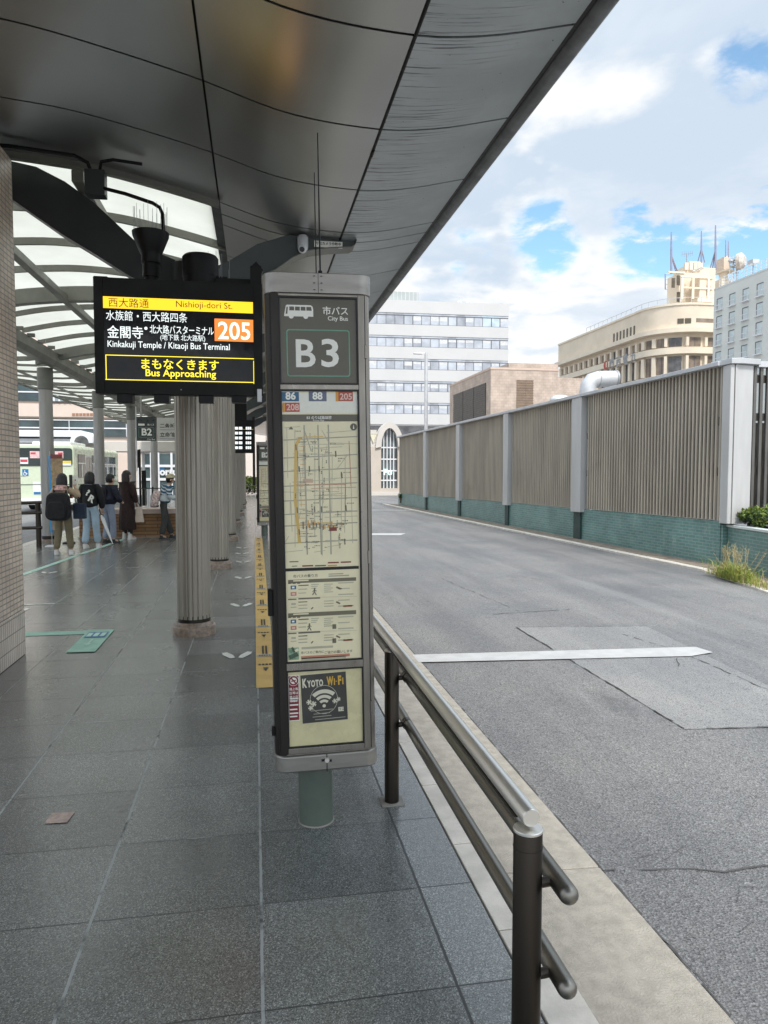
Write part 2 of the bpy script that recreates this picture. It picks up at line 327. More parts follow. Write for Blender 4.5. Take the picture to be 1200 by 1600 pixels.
# ------------------------------------------------------------------ mesh collector
ORG = {}
_TXT = {}
def text_geo(s, bold=0.):
    k = (s, bold)
    if k not in _TXT:
        c = bpy.data.curves.new('t', 'FONT'); c.body = s; c.offset = bold; c.resolution_u = 3
        o = bpy.data.objects.new('t', c); COL.objects.link(o)
        me = bpy.data.meshes.new_from_object(o.evaluated_get(bpy.context.evaluated_depsgraph_get()))
        v = np.array([x.co[:] for x in me.vertices]); f = [tuple(p.vertices) for p in me.polygons]
        bpy.data.objects.remove(o); bpy.data.curves.remove(c); bpy.data.meshes.remove(me)
        v[:, 0] -= v[:, 0].min()
        _TXT[k] = (v, f, v[:, 0].max(), v[:, 1].max(), v[:, 1].min())
    return _TXT[k]
class G:
    def __init__(s): s.v = []; s.f = []; s.m = []; s.mats = []
    def mi(s, m):
        if m not in s.mats: s.mats.append(m)
        return s.mats.index(m)
    def add(s, vs, fs, m):
        o = len(s.v); i = s.mi(m)
        s.v += [tuple(v) for v in vs]; s.f += [tuple(o+k for k in f) for f in fs]; s.m += [i]*len(fs)
    def box(s, x0, x1, y0, y1, z0, z1, m, M=None):
        vs = [Vector(p) for p in ((x0,y0,z0),(x1,y0,z0),(x1,y1,z0),(x0,y1,z0),(x0,y0,z1),(x1,y0,z1),(x1,y1,z1),(x0,y1,z1))]
        if M is not None: vs = [M @ v for v in vs]
        s.add(vs, [(0,3,2,1),(4,5,6,7),(0,1,5,4),(1,2,6,5),(2,3,7,6),(3,0,4,7)], m); return s
    def poly(s, pts, m): s.add(pts, [tuple(range(len(pts)))], m); return s
    def prism(s, pts, ex, m):          # extrude a flat 3-D polygon by vector ex
        n = len(pts); ex = Vector(ex); a = [Vector(p) for p in pts]
        s.add(a + [p+ex for p in a], [tuple(range(n))[::-1], tuple(range(n, 2*n))] + [(i, (i+1) % n, n+(i+1) % n, n+i) for i in range(n)], m); return s
    def tube(s, path, r, m, n=12, cap=True):
        path = [Vector(p) for p in path]; k = len(path)
        rs = r if isinstance(r, (list, tuple)) else [r]*k
        vs = []; up = None
        for i, p in enumerate(path):
            d = (path[min(i+1, k-1)] - path[max(i-1, 0)]).normalized()
            if up is None:
                up = d.orthogonal().normalized()
            else:
                up = (up - d*up.dot(d)); up = up.normalized() if up.length > 1e-6 else d.orthogonal().normalized()
            sd = d.cross(up)
            vs += [p + (up*math.cos(a)+sd*math.sin(a))*rs[i] for a in (2*math.pi*j/n for j in range(n))]
        fs = [(i*n+j, i*n+(j+1) % n, (i+1)*n+(j+1) % n, (i+1)*n+j) for i in range(k-1) for j in range(n)]
        if cap: fs += [tuple(range(n))[::-1], tuple((k-1)*n+j for j in range(n))]
        s.add(vs, fs, m); return s
    def lathe(s, prof, c, m, n=32, sx=1., sy=1., rfun=None):
        c = Vector(c); vs = []
        for (r, z) in prof:
            for j in range(n):
                a = 2*math.pi*j/n; q = r*(rfun(j, n) if rfun else 1)
                vs.append((c.x+q*sx*math.cos(a), c.y+q*sy*math.sin(a), c.z+z))
        k = len(prof)
        fs = [(i*n+j, i*n+(j+1) % n, (i+1)*n+(j+1) % n, (i+1)*n+j) for i in range(k-1) for j in range(n)]
        fs += [tuple(range(n))[::-1], tuple((k-1)*n+j for j in range(n))]
        s.add(vs, fs, m); return s
    def ball(s, c, r, m, n=14, k=8, sz=1., sx=1., sy=1., lo=-1.):
        prof = []
        for i in range(k+1):
            a = -math.pi/2 + math.pi*i/k
            if math.sin(a) < lo - 1e-6: continue
            prof.append((max(r*math.cos(a), 1e-4), r*sz*math.sin(a)))
        return s.lathe(prof, c, m, n, sx, sy)
    def text(s, t, o, a, b, m, w=None, h=None, bold=0., align='l', size=None):
        v, f, W, H, D = text_geo(t, bold)
        if size: sc = sy = size
        else:
            sc = w/W if w else h/H
            sy = h/H if h else sc
        dx = {'l': 0, 'c': -W*sc/2, 'r': -W*sc}[align]
        o, a, b = Vector(o), Vector(a), Vector(b)
        s.add([o + a*(p[0]*sc+dx) + b*(p[1]*sy) for p in v], f, m); return s
    def build(s, name, parent=None, org=None, smooth=35, bevel=0., seg=2):
        me = bpy.data.meshes.new(name)
        o = bpy.data.objects.new(name, me); COL.objects.link(o)
        if parent is not None:
            p = ORG[parent.name]; o.parent = parent; ORG[o.name] = p
        else:
            p = Vector(org) if org is not None else Vector((0, 0, 0)); o.location = p; ORG[o.name] = p
        me.from_pydata([(x-p.x, y-p.y, z-p.z) for x, y, z in s.v], [], s.f)
        for m in s.mats: me.materials.append(m)
        me.polygons.foreach_set('material_index', s.m)
        if smooth:
            me.polygons.foreach_set('use_smooth', [True]*len(me.polygons))
            me.set_sharp_from_angle(angle=R(smooth))
        me.update()
        if bevel:
            b = o.modifiers.new('bevel', 'BEVEL'); b.width = bevel; b.segments = seg; b.limit_method = 'ANGLE'; b.angle_limit = R(40); b.harden_normals = True
        return o
def tag(o, label=None, cat=None, group=None, kind=None):
    if label: o['label'] = label
    if cat: o['category'] = cat
    if group: o['group'] = group
    if kind: o['kind'] = kind
    return o
def thing(name, label, cat, loc, group=None):
    o = bpy.data.objects.new(name, None); COL.objects.link(o); o.location = loc; o.empty_display_size = .2
    ORG[o.name] = Vector(loc)
    return tag(o, label, cat, group, 'thing')
def dup(root, loc, label, group=None):
    r = root.copy(); COL.objects.link(r); r.location = loc; r['label'] = label
    if group: r['group'] = group
    for ch in list(root.children):
        c = ch.copy(); COL.objects.link(c); c.parent = r
        for g in list(ch.children):
            d = g.copy(); COL.objects.link(d); d.parent = c
    return r
def struct(g, name, **k): return tag(g.build(name, **k), kind='structure')
def rrect(x0, x1, y0, y1, r, n=6):
    out = []
    for cx, cy, a0 in ((x1-r, y0+r, -90), (x1-r, y1-r, 0), (x0+r, y1-r, 90), (x0+r, y0+r, 180)):
        for i in range(n+1):
            a = R(a0+90*i/n); out.append((cx+r*math.cos(a), cy+r*math.sin(a)))
    return out
XA, YA, ZA = Vector((1,0,0)), Vector((0,1,0)), Vector((0,0,1))

# ================================================================== SETTING
struct(G().poly([(-400,-60,-.15),(500,-60,-.15),(500,700,-.15),(-400,700,-.15)], asphalt), 'road', smooth=0)
KX = 1.015
g = G(); g.box(-5.05, .852, -5, 52, -.3, 0, paving); struct(g, 'pavement', smooth=0)
g = G(); g.box(-5.25, -5.054, -5, 52, -.3, .001, granite_l); struct(g, 'kerb_stones', bevel=.006)
g = G(); y = -5.0
random.seed(3)
while y < 52:
    l = .62
    g.box(.862, KX, y+.004, y+l-.004, -.3, .001, granite_l); y += l
struct(g, 'kerb_stones', bevel=.004)
g = G(); y = -5.0
while y < 52:
    g.add([(KX, y+.004, -.118), (1.54, y+.004, -.138), (1.54, y+1.996, -.138), (KX, y+1.996, -.118), (KX, y+.004, -.4), (1.54, y+.004, -.4), (1.54, y+1.996, -.4), (KX, y+1.996, -.4)],
          [(0,1,2,3), (4,7,6,5), (0,4,5,1), (1,5,6,2), (2,6,7,3), (3,7,4,0)], concrete); y += 2.0
struct(g, 'concrete_gutter', bevel=.005)
g = G()
def strip(g, pts, wd, z, m, jit=0.):
    pts = [Vector((p[0], p[1], z)) for p in pts]
    fine = []
    for a, b in zip(pts[:-1], pts[1:]):
        n = max(1, int((b-a).length/.08))
        for i in range(n): fine.append(a.lerp(b, i/n))
    fine.append(pts[-1])
    if jit: fine = [p + Vector((random.uniform(-jit, jit), random.uniform(-jit, jit), 0)) for p in fine]
    L_, R_ = [], []
    for i, p in enumerate(fine):
        d = (fine[min(i+1, len(fine)-1)] - fine[max(i-1, 0)]).normalized(); s = Vector((-d.y, d.x, 0))
        ww = wd*(random.uniform(.2, 1.0) if jit else 1)
        L_.append(p+s*ww/2); R_.append(p-s*ww/2)
    n = len(fine)
    g.add(L_+R_, [(i, n+i, n+i+1, i+1) for i in range(n-1) if not jit or random.random() < .8], m)
zr = -.15
strip(g, [(1.548, -4), (1.553, 52)], .015, zr+.006, crack_m, .004)
A, B, C_, D_ = PZ(807, 981, zr), PZ(1010, 979, zr), PZ(1330, 1135, zr), PZ(1070, 1140, zr)
pg = G(); pg.poly([(p.x, p.y, zr+.004) for p in (A, B, C_, D_)], asphalt_l); struct(pg, 'asphalt_patch', smooth=0)
for a, b in ((A, B), (A, D_), (D_, C_)): strip(g, [a, b], .016, zr+.009, crack_m, .008)
a, b = PZ(950, 985, zr), PZ(1190, 1075, zr); strip(g, [a, PZ(1060, 1018, zr), b, PZ(1290, 1110, zr)], .016, zr+.009, crack_m, .012)
strip(g, [PZ(1056, 1030, zr), PZ(1062, 1043, zr)], .014, zr+.0095, crack_m, .01)
strip(g, [PZ(935, 1362, zr), PZ(1050, 1358, zr), PZ(1130, 1362, zr), PZ(1260, 1350, zr)], .014, zr+.006, crack_m, .012)
strip(g, [PZ(960, 1415, zr), PZ(1045, 1480, zr), PZ(1120, 1555, zr)], .008, zr+.006, crack_m, .014)
strip(g, [PZ(770, 960, zr), PZ(900, 952, zr)], .02, zr+.006, crack_m, .01)
strip(g, [PZ(680, 900, zr), PZ(810, 955, zr)], .012, zr+.006, crack_m, .02)
rc = random.Random(77)
for k in range(7):
    p = PZ(rc.uniform(930, 1210), rc.uniform(1330, 1580), zr); pts = [p]
    if p.x < 1.62: continue
    for j in range(rc.randint(3, 6)): pts.append(pts[-1]+Vector((rc.uniform(.02, .12), rc.uniform(-.06, .06), 0)))
    strip(g, pts, .004, zr+.0055+.0002*k, crack_m, .008)
struct(g, 'road_cracks', smooth=0)
def mark(pts, z, name='road_marking', m=paint_white):
    return struct(G().poly([(p[0], p[1], z) for p in pts], m), name, smooth=0)
mark([PZ(640, 1037, zr), PZ(1080, 1027, zr), PZ(1114, 1021, zr), PZ(1087, 1012.5, zr), PZ(640, 1025, zr)], zr+.013)
mark([PZ(560, 836.5, zr), PZ(626, 836.5, zr), PZ(634, 833.5, zr), PZ(560, 833.5, zr)], zr+.006)
mark([(3.2, 33.5), (7.0, 32.2), (7.05, 32.5), (3.25, 33.8)], zr+.006)

# floor markings on the platform
zf = .004
teal = pm('teal_floor_tape', (.30, .56, .46), .45, 0, .12, 5, dirt=.2, dirtc=(.12, .2, .17))
teal_p = pm('pale_teal_floor_tape', (.46, .70, .60), .45, 0, .1, 5)
blue_p = pm('blue_print', (.03, .16, .36), .4, 0, .1, 8)
mark([(-3.95, 10.2), (-3.85, 10.1), (-2.98, 20.0), (-3.08, 20.05)], zf, 'floor_line', teal_p)
mark([(-4.0, 7.80), (-1.60, 7.76), (-1.60, 7.93), (-4.0, 7.97)], zf, 'floor_line', teal)
mark([(-1.73, 6.98), (-1.47, 6.97), (-1.47, 7.93), (-1.73, 7.94)], zf+.004, 'floor_arrow_panel', teal)
g = G(); g.poly([(-1.70, 7.55, zf+.008), (-1.50, 7.55, zf+.008), (-1.50, 7.80, zf+.008), (-1.70, 7.80, zf+.008)], blue_p)
g.poly([(-1.64, 7.30, zf+.008), (-1.60, 7.20, zf+.008), (-1.56, 7.30, zf+.008)][::-1], teal_p); g.box(-1.61, -1.59, 7.3, 7.48, zf+.006, zf+.008, teal_p)
for k in range(3): g.box(-1.69+.065*k, -1.645+.065*k, 7.6, 7.76, zf+.006, zf+.0095, teal_p)
struct(g, 'floor_arrow', smooth=0)
yel = pm('orange_yellow_floor_tape', (.70, .46, .15), .4, 0, .08, 4, dirt=.12, dirtc=(.40, .26, .09))
dkp = pm('dark_print', (.05, .045, .04), .5)
mark([(-.005, 5.58), (.150, 5.58), (.165, 18.4), (-.015, 18.4)], zf, 'floor_tape', yel)
g = G(); random.seed(5)
palebl = pm('pale_blue_print', (.45, .52, .55), .5)
for k in range(10):
    y = 5.9+k*1.25
    g.poly([(.0, y+.62, zf+.004), (.145, y+.62, zf+.004), (.145, y+.69, zf+.004), (.0, y+.69, zf+.004)], palebl)
    for j in range(5): g.box(.02+j*.022, .036+j*.022, y+.64, y+.67, zf+.003, zf+.006, dkp)
    for j in range(9):
        for i in range(2):
            x0 = .05+i*.03; yy = y+.72+j*.035
            g.box(x0, x0+.018, yy, yy+.02, zf+.002, zf+.004, dkp)
    g.poly([(.05, y+.25, zf+.004), (.10, y+.25, zf+.004), (.075, y+.13, zf+.004)], dkp)
    for j in range(4): g.box(.015+j*.03, .035+j*.03, y+.33, y+.37, zf+.002, zf+.004, dkp)
struct(g, 'floor_tape_print', smooth=0)
# footprint pairs stuck on the floor
def footprints(x, y, s=1.):
    gg = G()
    for sgn in (-1, 1):
        pts = [(.012, -.05), (.05, -.065), (.115, .03), (.125, .085), (.085, .10), (.03, .02)]
        gg.poly([(x+sgn*px_*s, y+py_*s*1.25, zf) for px_, py_ in (pts if sgn > 0 else pts[::-1])], signwhite)
    return tag(gg.build('footprint_marks', smooth=0), kind='structure')
for p in ((370,1025),(377,946),(380,903),(380,878),(378,865),(379,856),(120,867),(75,895)):
    q = PZ(*p); footprints(q.x, q.y, 1.1 if p[0] > 200 else 1.)
mark([(-3.5, 9.0), (-2.75, 9.0), (-2.7, 9.35), (-2.76, 9.35), (-2.8, 9.04), (-3.5, 9.04)], zf, 'floor_line', signwhite)
mark([(-3.3, 9.52), (-2.5, 9.62), (-2.5, 9.66), (-3.3, 9.56)], zf, 'floor_line', signwhite)
g = G(); q = PZ(92, 1279); g.poly([(q.x-.055, q.y-.05, .004), (q.x+.05, q.y-.055, .004), (q.x+.062, q.y+.05, .004), (q.x-.045, q.y+.06, .004)], pm('pinkish_floor_patch', (.46, .35, .30), .5, 0, .25, 40))
struct(g, 'floor_patch', smooth=0)

# ================================================================== CANOPY
SX = [-1.82, -1.4, -.815, -.33, .243, .876, 1.29, 1.83]
SZ = [4.545, 4.50, 4.38, 4.26, 4.094, 4.037, 4.075, 4.197]
VX = [-7.0, -6.2, -5.5, -4.9, -4.3, -3.6, -2.7, -2.2] + SX
VZ = [4.33, 4.24, 4.20, 4.22, 4.36, 4.50, 4.58, 4.575] + SZ
def soff(x):
    i = min(max(np.searchsorted(VX, x), 1), len(VX)-1)-1
    x0, x1 = VX[i], VX[i+1]; t = (x-x0)/(x1-x0)
    def sl(j):
        a, b = max(j-1, 0), min(j+1, len(VX)-1); return (VZ[b]-VZ[a])/(VX[b]-VX[a])
    m0, m1 = sl(i)*(x1-x0), sl(i+1)*(x1-x0)
    return (2*t**3-3*t**2+1)*VZ[i]+(t**3-2*t**2+t)*m0+(-2*t**3+3*t**2)*VZ[i+1]+(t**3-t**2)*m1
def shell(g, x0, x1, y0, y1, dz, th, m, step=.12, sag=0.):
    n = max(2, int((x1-x0)/step)+1)
    xs = [x0+(x1-x0)*i/n for i in range(n+1)]
    vs = []
    for x in xs:
        z = soff(x)+dz
        vs += [(x, y0, z), (x, y1, z), (x, y1, z+th), (x, y0, z+th)]
    fs = []
    for i in range(n):
        a = i*4; b = a+4
        fs += [(a, a+1, b+1, b), (a+3, b+3, b+2, a+2), (a, b, b+3, a+3), (a+1, a+2, b+2, b+1)]
    fs += [(0, 3, 2, 1), (n*4, n*4+1, n*4+2, n*4+3)]
    g.add(vs, fs, m)
COLY = [7.6 + 5.05*k for k in range(-2, 9)]
YEND = 50.5
CLABEL = 'long curved bus stop canopy with dark metal soffit and translucent vault'
edge_m = pm('canopy_edge_paint', (.17, .175, .18), .45, .3, .25, 6, dirt=.4, dirtc=(.05, .05, .05))
can = thing('canopy', CLABEL, 'canopy', (0, 7.6, 4.1))
seams = []
for cy in COLY: seams += [cy-.32, cy, cy+.32] + [cy+.32+1.1025*k for k in (1, 2, 3)]
seams = sorted(s for s in seams if -3.2 < s < YEND)
gi, go = G(), G()
gap_ = .011
for a, b in zip(seams[:-1], seams[1:]):
    a_, b_ = a+gap_, b-gap_
    xin = -.31
    shell(go, .895, 1.83, a_, b_, 0, .01, soff_out)
    shell(gi, xin+.008, .872, a_, b_, 0, .01, soff_in)
    if b < 7.35:
        shell(gi, -2.6+.008, xin-.008, a_, b_, 0, .01, soff_in)
        shell(gi, -3.2, -2.6-.008, a_, b_, 0, .01, soff_in)
gi.build('soffit_panel', can, smooth=50); go.build('outer_soffit_panel', can, smooth=50)
g = G(); shell(g, -.40, 1.83, -3.2, YEND, .03, .16, dark_metal, .2); shell(g, -3.2, -.41, -3.2, 7.26, .03, .16, dark_metal, .2)
g.build('roof_deck', can, smooth=50)
g = G()
g.tube([(1.885, -3.2, 4.205), (1.885, YEND, 4.205)], .058, edge_m, 16)
g.box(1.79, 1.835, -3.2, YEND, 4.19, 4.37, kiosk_dark)
g.build('edge_gutter', can)
g = G(); g.tube([(.884, -3.2, soff(.884)+.004), (.884, YEND, soff(.884)+.004)], .011, black, 8)
random.seed(11)
for k in range(9):
    y = random.uniform(3, 16); g.tube([(.884, y, soff(.884)-.002), (.884, y+.09, soff(.884)-.006)], .013, black, 8)
g.build('seam_strip', can)
g = G(); shell(g, -4.9, -.31, 7.22, 7.29, -.06, .2, rib_grey); g.build('end_rib', can, smooth=50)
# translucent vault: sheet, ribs, purlins, gutter, left wing
g = G(); shell(g, -4.45, -.40, 7.3, YEND, .10, .006, transl, .15); shell(g, -7.0, -4.6, 7.3, YEND, .06, .006, transl, .2)
g.build('translucent_sheet', can, smooth=50)
g = G()
ry = []
for cy in COLY[2:]:
    for k in range(1, 4): ry.append(cy+5.05/4*k)
for y in ry:
    if y < YEND:
        g = G(); shell(g, -4.4, -.31, y-.022, y+.022, .0, .09, rib_grey, .15); g.build('vault_rib', can, smooth=50)
        g = G(); shell(g, -7.0, -4.62, y-.018, y+.018, .0, .055, rib_grey, .3); g.build('wing_rib', can, smooth=50)
for y in COLY[2:]:
    if y < YEND:
        g = G(); shell(g, -4.85, -.5 if y > 8 else -4.0, y-.09, y+.09, -.15, .23, rib_grey, .15); g.build('vault_beam', can, smooth=50)
        g = G(); shell(g, -6.9, -4.85, y-.035, y+.035, -.05, .10, rib_grey, .2); g.build('wing_beam', can, smooth=50)
g = G()
for x in (-1.6, -3.0):
    g.box(x-.055, x+.055, 7.3, YEND, soff(x)-.16, soff(x)-.045, rib_grey)
g.build('purlin', can, bevel=.012)
g = G()
g.prism([(-4.66, 6.9, 4.30), (-4.66, 6.9, 4.10), (-4.58, 6.9, 4.03), (-4.42, 6.9, 4.03), (-4.34, 6.9, 4.12), (-4.34, 6.9, 4.32)], (0, YEND-6.9, 0), rib_grey)
for k in range(60):
    y = 7.4+.72*k
    if y > YEND: break
    g.box(-4.36, -4.22, y, y+.05, 4.29, 4.36, rib_grey)
g.build('valley_gutter', can)
g = G(); g.tube([(-7.02, 5.0, 4.33), (-7.02, YEND, 4.33)], .05, rib_grey, 10)
g.box(-5.85, -5.80, 5, YEND, 4.15, 4.2, rib_grey); g.build('wing_edge', can)
# transverse arms (one per column, part of the roof frame)
def arm(y):
    g = G()
    right = [(-.60, 3.30), (-.18, 3.52), (.06, 3.63), (.227, 3.71), (.40, 3.84), (.554, 3.915), (.78, 3.955), (1.00, 3.975), (1.035, 4.0), (1.055, 4.05), (.80, 4.04), (.36, 4.062), (.05, 3.955), (-.253, 3.76), (-.60, 3.62)]
    g.prism([(x, y-.075, z) for x, z in right], (0, .15, 0), arm_grey)
    for (xa_, za_), (xb_, zb_) in zip(right[:9], right[1:10]): g.add([(xa_, y-.11, za_-.014), (xb_, y-.11, zb_-.014), (xb_, y+.11, zb_-.014), (xa_, y+.11, za_-.014), (xa_, y-.11, za_-.002), (xb_, y-.11, zb_-.002), (xb_, y+.11, zb_-.002), (xa_, y+.11, za_-.002)], [(0,3,2,1),(4,5,6,7),(0,1,5,4),(2,3,7,6),(1,2,6,5),(3,0,4,7)], rib_grey)
    left = [(-.66, 3.36), (-1.184, 3.576), (-1.5, 3.77), (-1.80, 3.945), (-2.29, 4.278), (-2.62, 4.45), (-2.62, 4.60), (-2.25, 4.60), (-2.015, 4.56), (-1.76, 4.44), (-1.5, 4.26), (-1.25, 4.03), (-1.087, 3.88), (-.66, 3.72)]
    g.prism([(x, y+.085, z) for x, z in left], (0, -.17, 0), dark_metal)
    o = g.build('roof_arm', can, smooth=20, bevel=.008)
for y in COLY[2:8]: arm(y)

# fluted columns
def column(x, y, label, group, r=.165, top=3.75, fl=True):
    t = thing('canopy_column', label, 'column', (x, y, 0), group)
    g = G(); nf = 20; n = nf*6
    def rf(j, n_):
        q = j % 6
        return .955 if q == 0 else (.995 if q in (1, 5) else 1.0)
    g.lathe([(r*1.02, .17), (r*1.02, 1.2), (r, 2.4), (r*.985, top)], (x, y, 0), col_metal, n, rfun=rf); g.build('shaft', t, smooth=30)
    g = G(); g.lathe([(r*.9, .125), (r*1.0, .13), (r*1.0, .20), (r*.97, .205)], (x, y, 0), kiosk_dark, 40); g.build('collar', t)
    g = G(); g.lathe([(r*1.33, 0), (r*1.33, .075), (r*1.30, .09), (r*1.2, .10), (r*1.18, .115), (r*1.08, .135)], (x, y, 0), base_stone, 24); g.build('base', t, smooth=30)
    g = G(); g.lathe([(r*1.0, top-.35), (r*1.15, top-.33), (r*1.15, top-.02), (r*.9, top)], (x, y, 0), dark_metal, 32); g.build('capital', t)
    return t
c0 = column(-.63, 7.62, 'thick fluted metal column nearest the camera, rising behind the lit display', 'fluted columns along the kerb side')
names = ['second', 'third', 'fourth', 'fifth', 'sixth', 'seventh']
for k in range(6):
    dup(c0, (-.62, 12.68+5.05*k, 0), '%s fluted metal column back in the kerb-side row behind the display' % names[k])
def tcolumn(x, y, label):
    t = thing('round_column', label, 'column', (x, y, 0), 'slim columns along the far platform side')
    G().lathe([(.15, .12), (.15, 2), (.148, 3.95)], (x, y, 0), thin_col, 24).build('shaft', t)
    G().lathe([(.162, .06), (.162, .14), (.15, .15)], (x, y, 0), kiosk_dark, 24).build('collar', t)
    G().lathe([(.20, 0), (.20, .05), (.17, .07)], (x, y, 0), base_stone, 24).build('base', t)
    G().lathe([(.15, 3.55), (.172, 3.57), (.172, 4.05), (.15, 4.06)], (x, y, 0), rib_grey, 24).build('capital', t)
    return t
t0 = tcolumn(-4.78, 18.1, 'slim round grey column beside the blue-edged sign board at the platform edge')
dup(t0, (-4.62, 23.1, 0), 'slim round grey column behind the woman in the black lettered jacket')
dup(t0, (-4.50, 28.2, 0), 'slim round grey column behind the long brown coat, left of the hanging B2 sign')
dup(t0, (-4.36, 33.3, 0), 'slim round grey column right below the hanging B2 sign')

# tiled pillar at the left edge
PXR = -2.085
t = thing('tiled_pillar', 'square pillar clad in small beige mosaic tiles at left edge', 'pillar', (-2.6, 6.0, 0))
g = G(); g.box(-3.1, PXR, 4.9, 7.03, .42, 4.42, pillar_tile); g.build('tiled_shaft', t, bevel=.01)
g = G(); g.box(-3.102, PXR+.002, 4.898, 7.032, 0, .416, pillar_base_tile); g.build('tiled_base', t, bevel=.01)

# ================================================================== BUS STOP PYLON (B3)
LEAN = .0145
def pylon(loc, label, full=True, lean=LEAN):
    YF = 3.28
    def K(px, py, dy=0):
        p = PY(px, py, YF+dy); return Vector((p.x+p.z*.0145, YF+dy, p.z))
    t = thing('bus_stop_pylon', label, 'bus stop sign', (.30, 3.41, 0), 'bus stop pylons along the kerb')
    x0, x1, y0, y1 = .088, .556, 3.275, 3.53
    g = G(); g.prism([(x, y, .372) for x, y in rrect(x0, x1, y0, y1, .05, 8)], (0, 0, 2.10), kiosk_metal)
    body = g.build('body', t, smooth=40)
    g = G(); g.prism([(x, y, 2.466) for x, y in rrect(x0-.006, x1+.008, y0-.008, y1+.008, .06, 8)], (0, 0, .09), kiosk_cap)
    cap = g.build('top_cap', t, smooth=40, bevel=.004)
    g = G(); g.box(.3215, .3235, y0-.0095, y0-.007, 2.468, 2.552, gasket)
    for xx in (.305, .337):
        for zz_ in (2.48, 2.51, 2.54): g.lathe([(.005, 0), (.005, .002)], (xx, y0-.009, zz_), kiosk_dark, 8)
    g.build('cap_screw', cap)
    g = G(); g.prism([(x, y, .292) for x, y in rrect(x0-.004, x1+.006, y0-.01, y1+.008, .06, 8)], (0, 0, .083), kiosk_cap)
    bc = g.build('bottom_cap', t, smooth=40, bevel=.012)
    g = G(); g.tube([(.32, y0-.018, .345), (.32, y0-.008, .345)], .011, rail_steel, 12); g.box(.295, .312, y0-.014, y0-.008, .34, .35, kiosk_dark); g.box(.33, .342, y0-.014, y0-.008, .336, .346, kiosk_dark); g.box(.318, .322, y0-.0125, y0-.009, .29, .372, gasket); g.build('latch', bc)
    g = G(); g.lathe([(.082, 0), (.082, .30)], (.275, 3.40, 0), pole_green, 32); g.lathe([(.087, 0), (.087, .004), (.083, .006)], (.275, 3.40, 0), conc_dk, 32); g.build('pole', t)
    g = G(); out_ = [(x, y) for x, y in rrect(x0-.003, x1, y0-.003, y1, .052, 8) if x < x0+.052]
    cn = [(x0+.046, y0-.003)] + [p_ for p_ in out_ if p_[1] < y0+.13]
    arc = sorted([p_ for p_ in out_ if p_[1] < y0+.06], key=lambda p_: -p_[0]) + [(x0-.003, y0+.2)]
    g.prism([(x, y, .376) for x, y in arc] + [(x0+.004, y0+.2, .376), (x0+.05, y0+.05, .376)], (0, 0, 2.088), kiosk_dark); g.build('side_strip', t, smooth=40)  # strip added round the left corner, dark reflection painted into its colour
    # front door frame
    XL, XR = .150, .490
    yf = 3.258
    g = G()
    g.box(XL-.040, XL-.006, yf, YF, .385, 2.462, kiosk_dark); g.box(XR+.006, XR+.036, yf, YF, .385, 2.462, kiosk_metal)  # left stile coloured darker than the right to paint in a dark reflection
    for za, zb in ((.385, .412), (.772, .806), (2.040, 2.064), (2.450, 2.462)): g.box(XL-.006, XR+.006, yf+.001, YF, za, zb, kiosk_metal)
    fr = g.build('door_frame', t, bevel=.003)
    g = G()
    for za, zb in ((.412, .772), (.806, 2.040), (2.064, 2.450)):
        e = .0065
        g.box(XL-.006, XL-.006+e, yf+.004, YF, za, zb, gasket); g.box(XR+.006-e, XR+.006, yf+.004, YF, za, zb, gasket)
        g.box(XL-.006+e, XR+.006-e, yf+.0045, YF, za, za+e, gasket); g.box(XL-.006+e, XR+.006-e, yf+.0045, YF, zb-e, zb, gasket)
    g.box(XR+.0365, XR+.041, yf+.01, YF, .385, 2.462, gasket); g.box(XL-.0445, XL-.0405, yf+.01, YF, .385, 2.462, gasket)
    g.build('gasket', fr)
    for zz_ in (.55, 1.25, 2.18): g = G(); g.box(XR+.036, XR+.046, yf-.003, yf+.01, zz_, zz_+.06, kiosk_metal); g.build('hinge', fr, bevel=.002)
    yp = 3.2705
    def prt(g, px0, py0, px1, py1, m, d):
        a, b = K(px0, py0), K(px1, py1); y = yp-d*.0004
        g.poly([(a.x, y, b.z), (b.x, y, b.z), (b.x, y, a.z), (a.x, y, a.z)], m)
    def tx(g, s, px, py, m, d, wpx=None, hpx=None, **k):
        a = K(px, py); sc = 3.3/FPX
        g.text(s, (a.x, yp-d*.0004, a.z), XA, ZA, m, w=wpx*sc if wpx else None, h=hpx*sc if hpx else None, **k)
    # route panel: bus pictogram, name, stop code
    g = G(); g.box(XL, XR, yp, YF, 2.066, 2.448, olive); pan = g.build('stop_code_panel', t)
    g = G()
    if full:
        o = K(444, 497.5); s_ = 44*3.3/FPX
        def bp(pts, m, d): g.poly([(o.x+x*s_, yp-d*.0004, o.z+y*s_) for x, y in pts], m)
        bp([(0, .08), (0, .14), (.06, .44), (.10, .47), (.92, .47), (.98, .42), (1, .34), (1, .08)], signwhite, 1)
        for cx_ in (.24, .74): bp([(cx_+.085*math.cos(a), .085+.085*math.sin(a)) for a in (i*math.pi/8 for i in range(16))], signwhite, 1.5)
        bp([(.05, .16), (.085, .40), (.13, .40), (.11, .16)], olive, 2)
        for i in range(4): bp([(.18+i*.195, .28), (.18+i*.195, .41), (.345+i*.195 if i < 3 else .93, .41), (.345+i*.195 if i < 3 else .95, .28)], olive, 2)
        tx(g, '市バス', 504, 491.5, signwhite, 1, wpx=39, bold=.012)
        tx(g, 'City Bus', 512, 501.5, signwhite, 1, wpx=31, bold=.008)
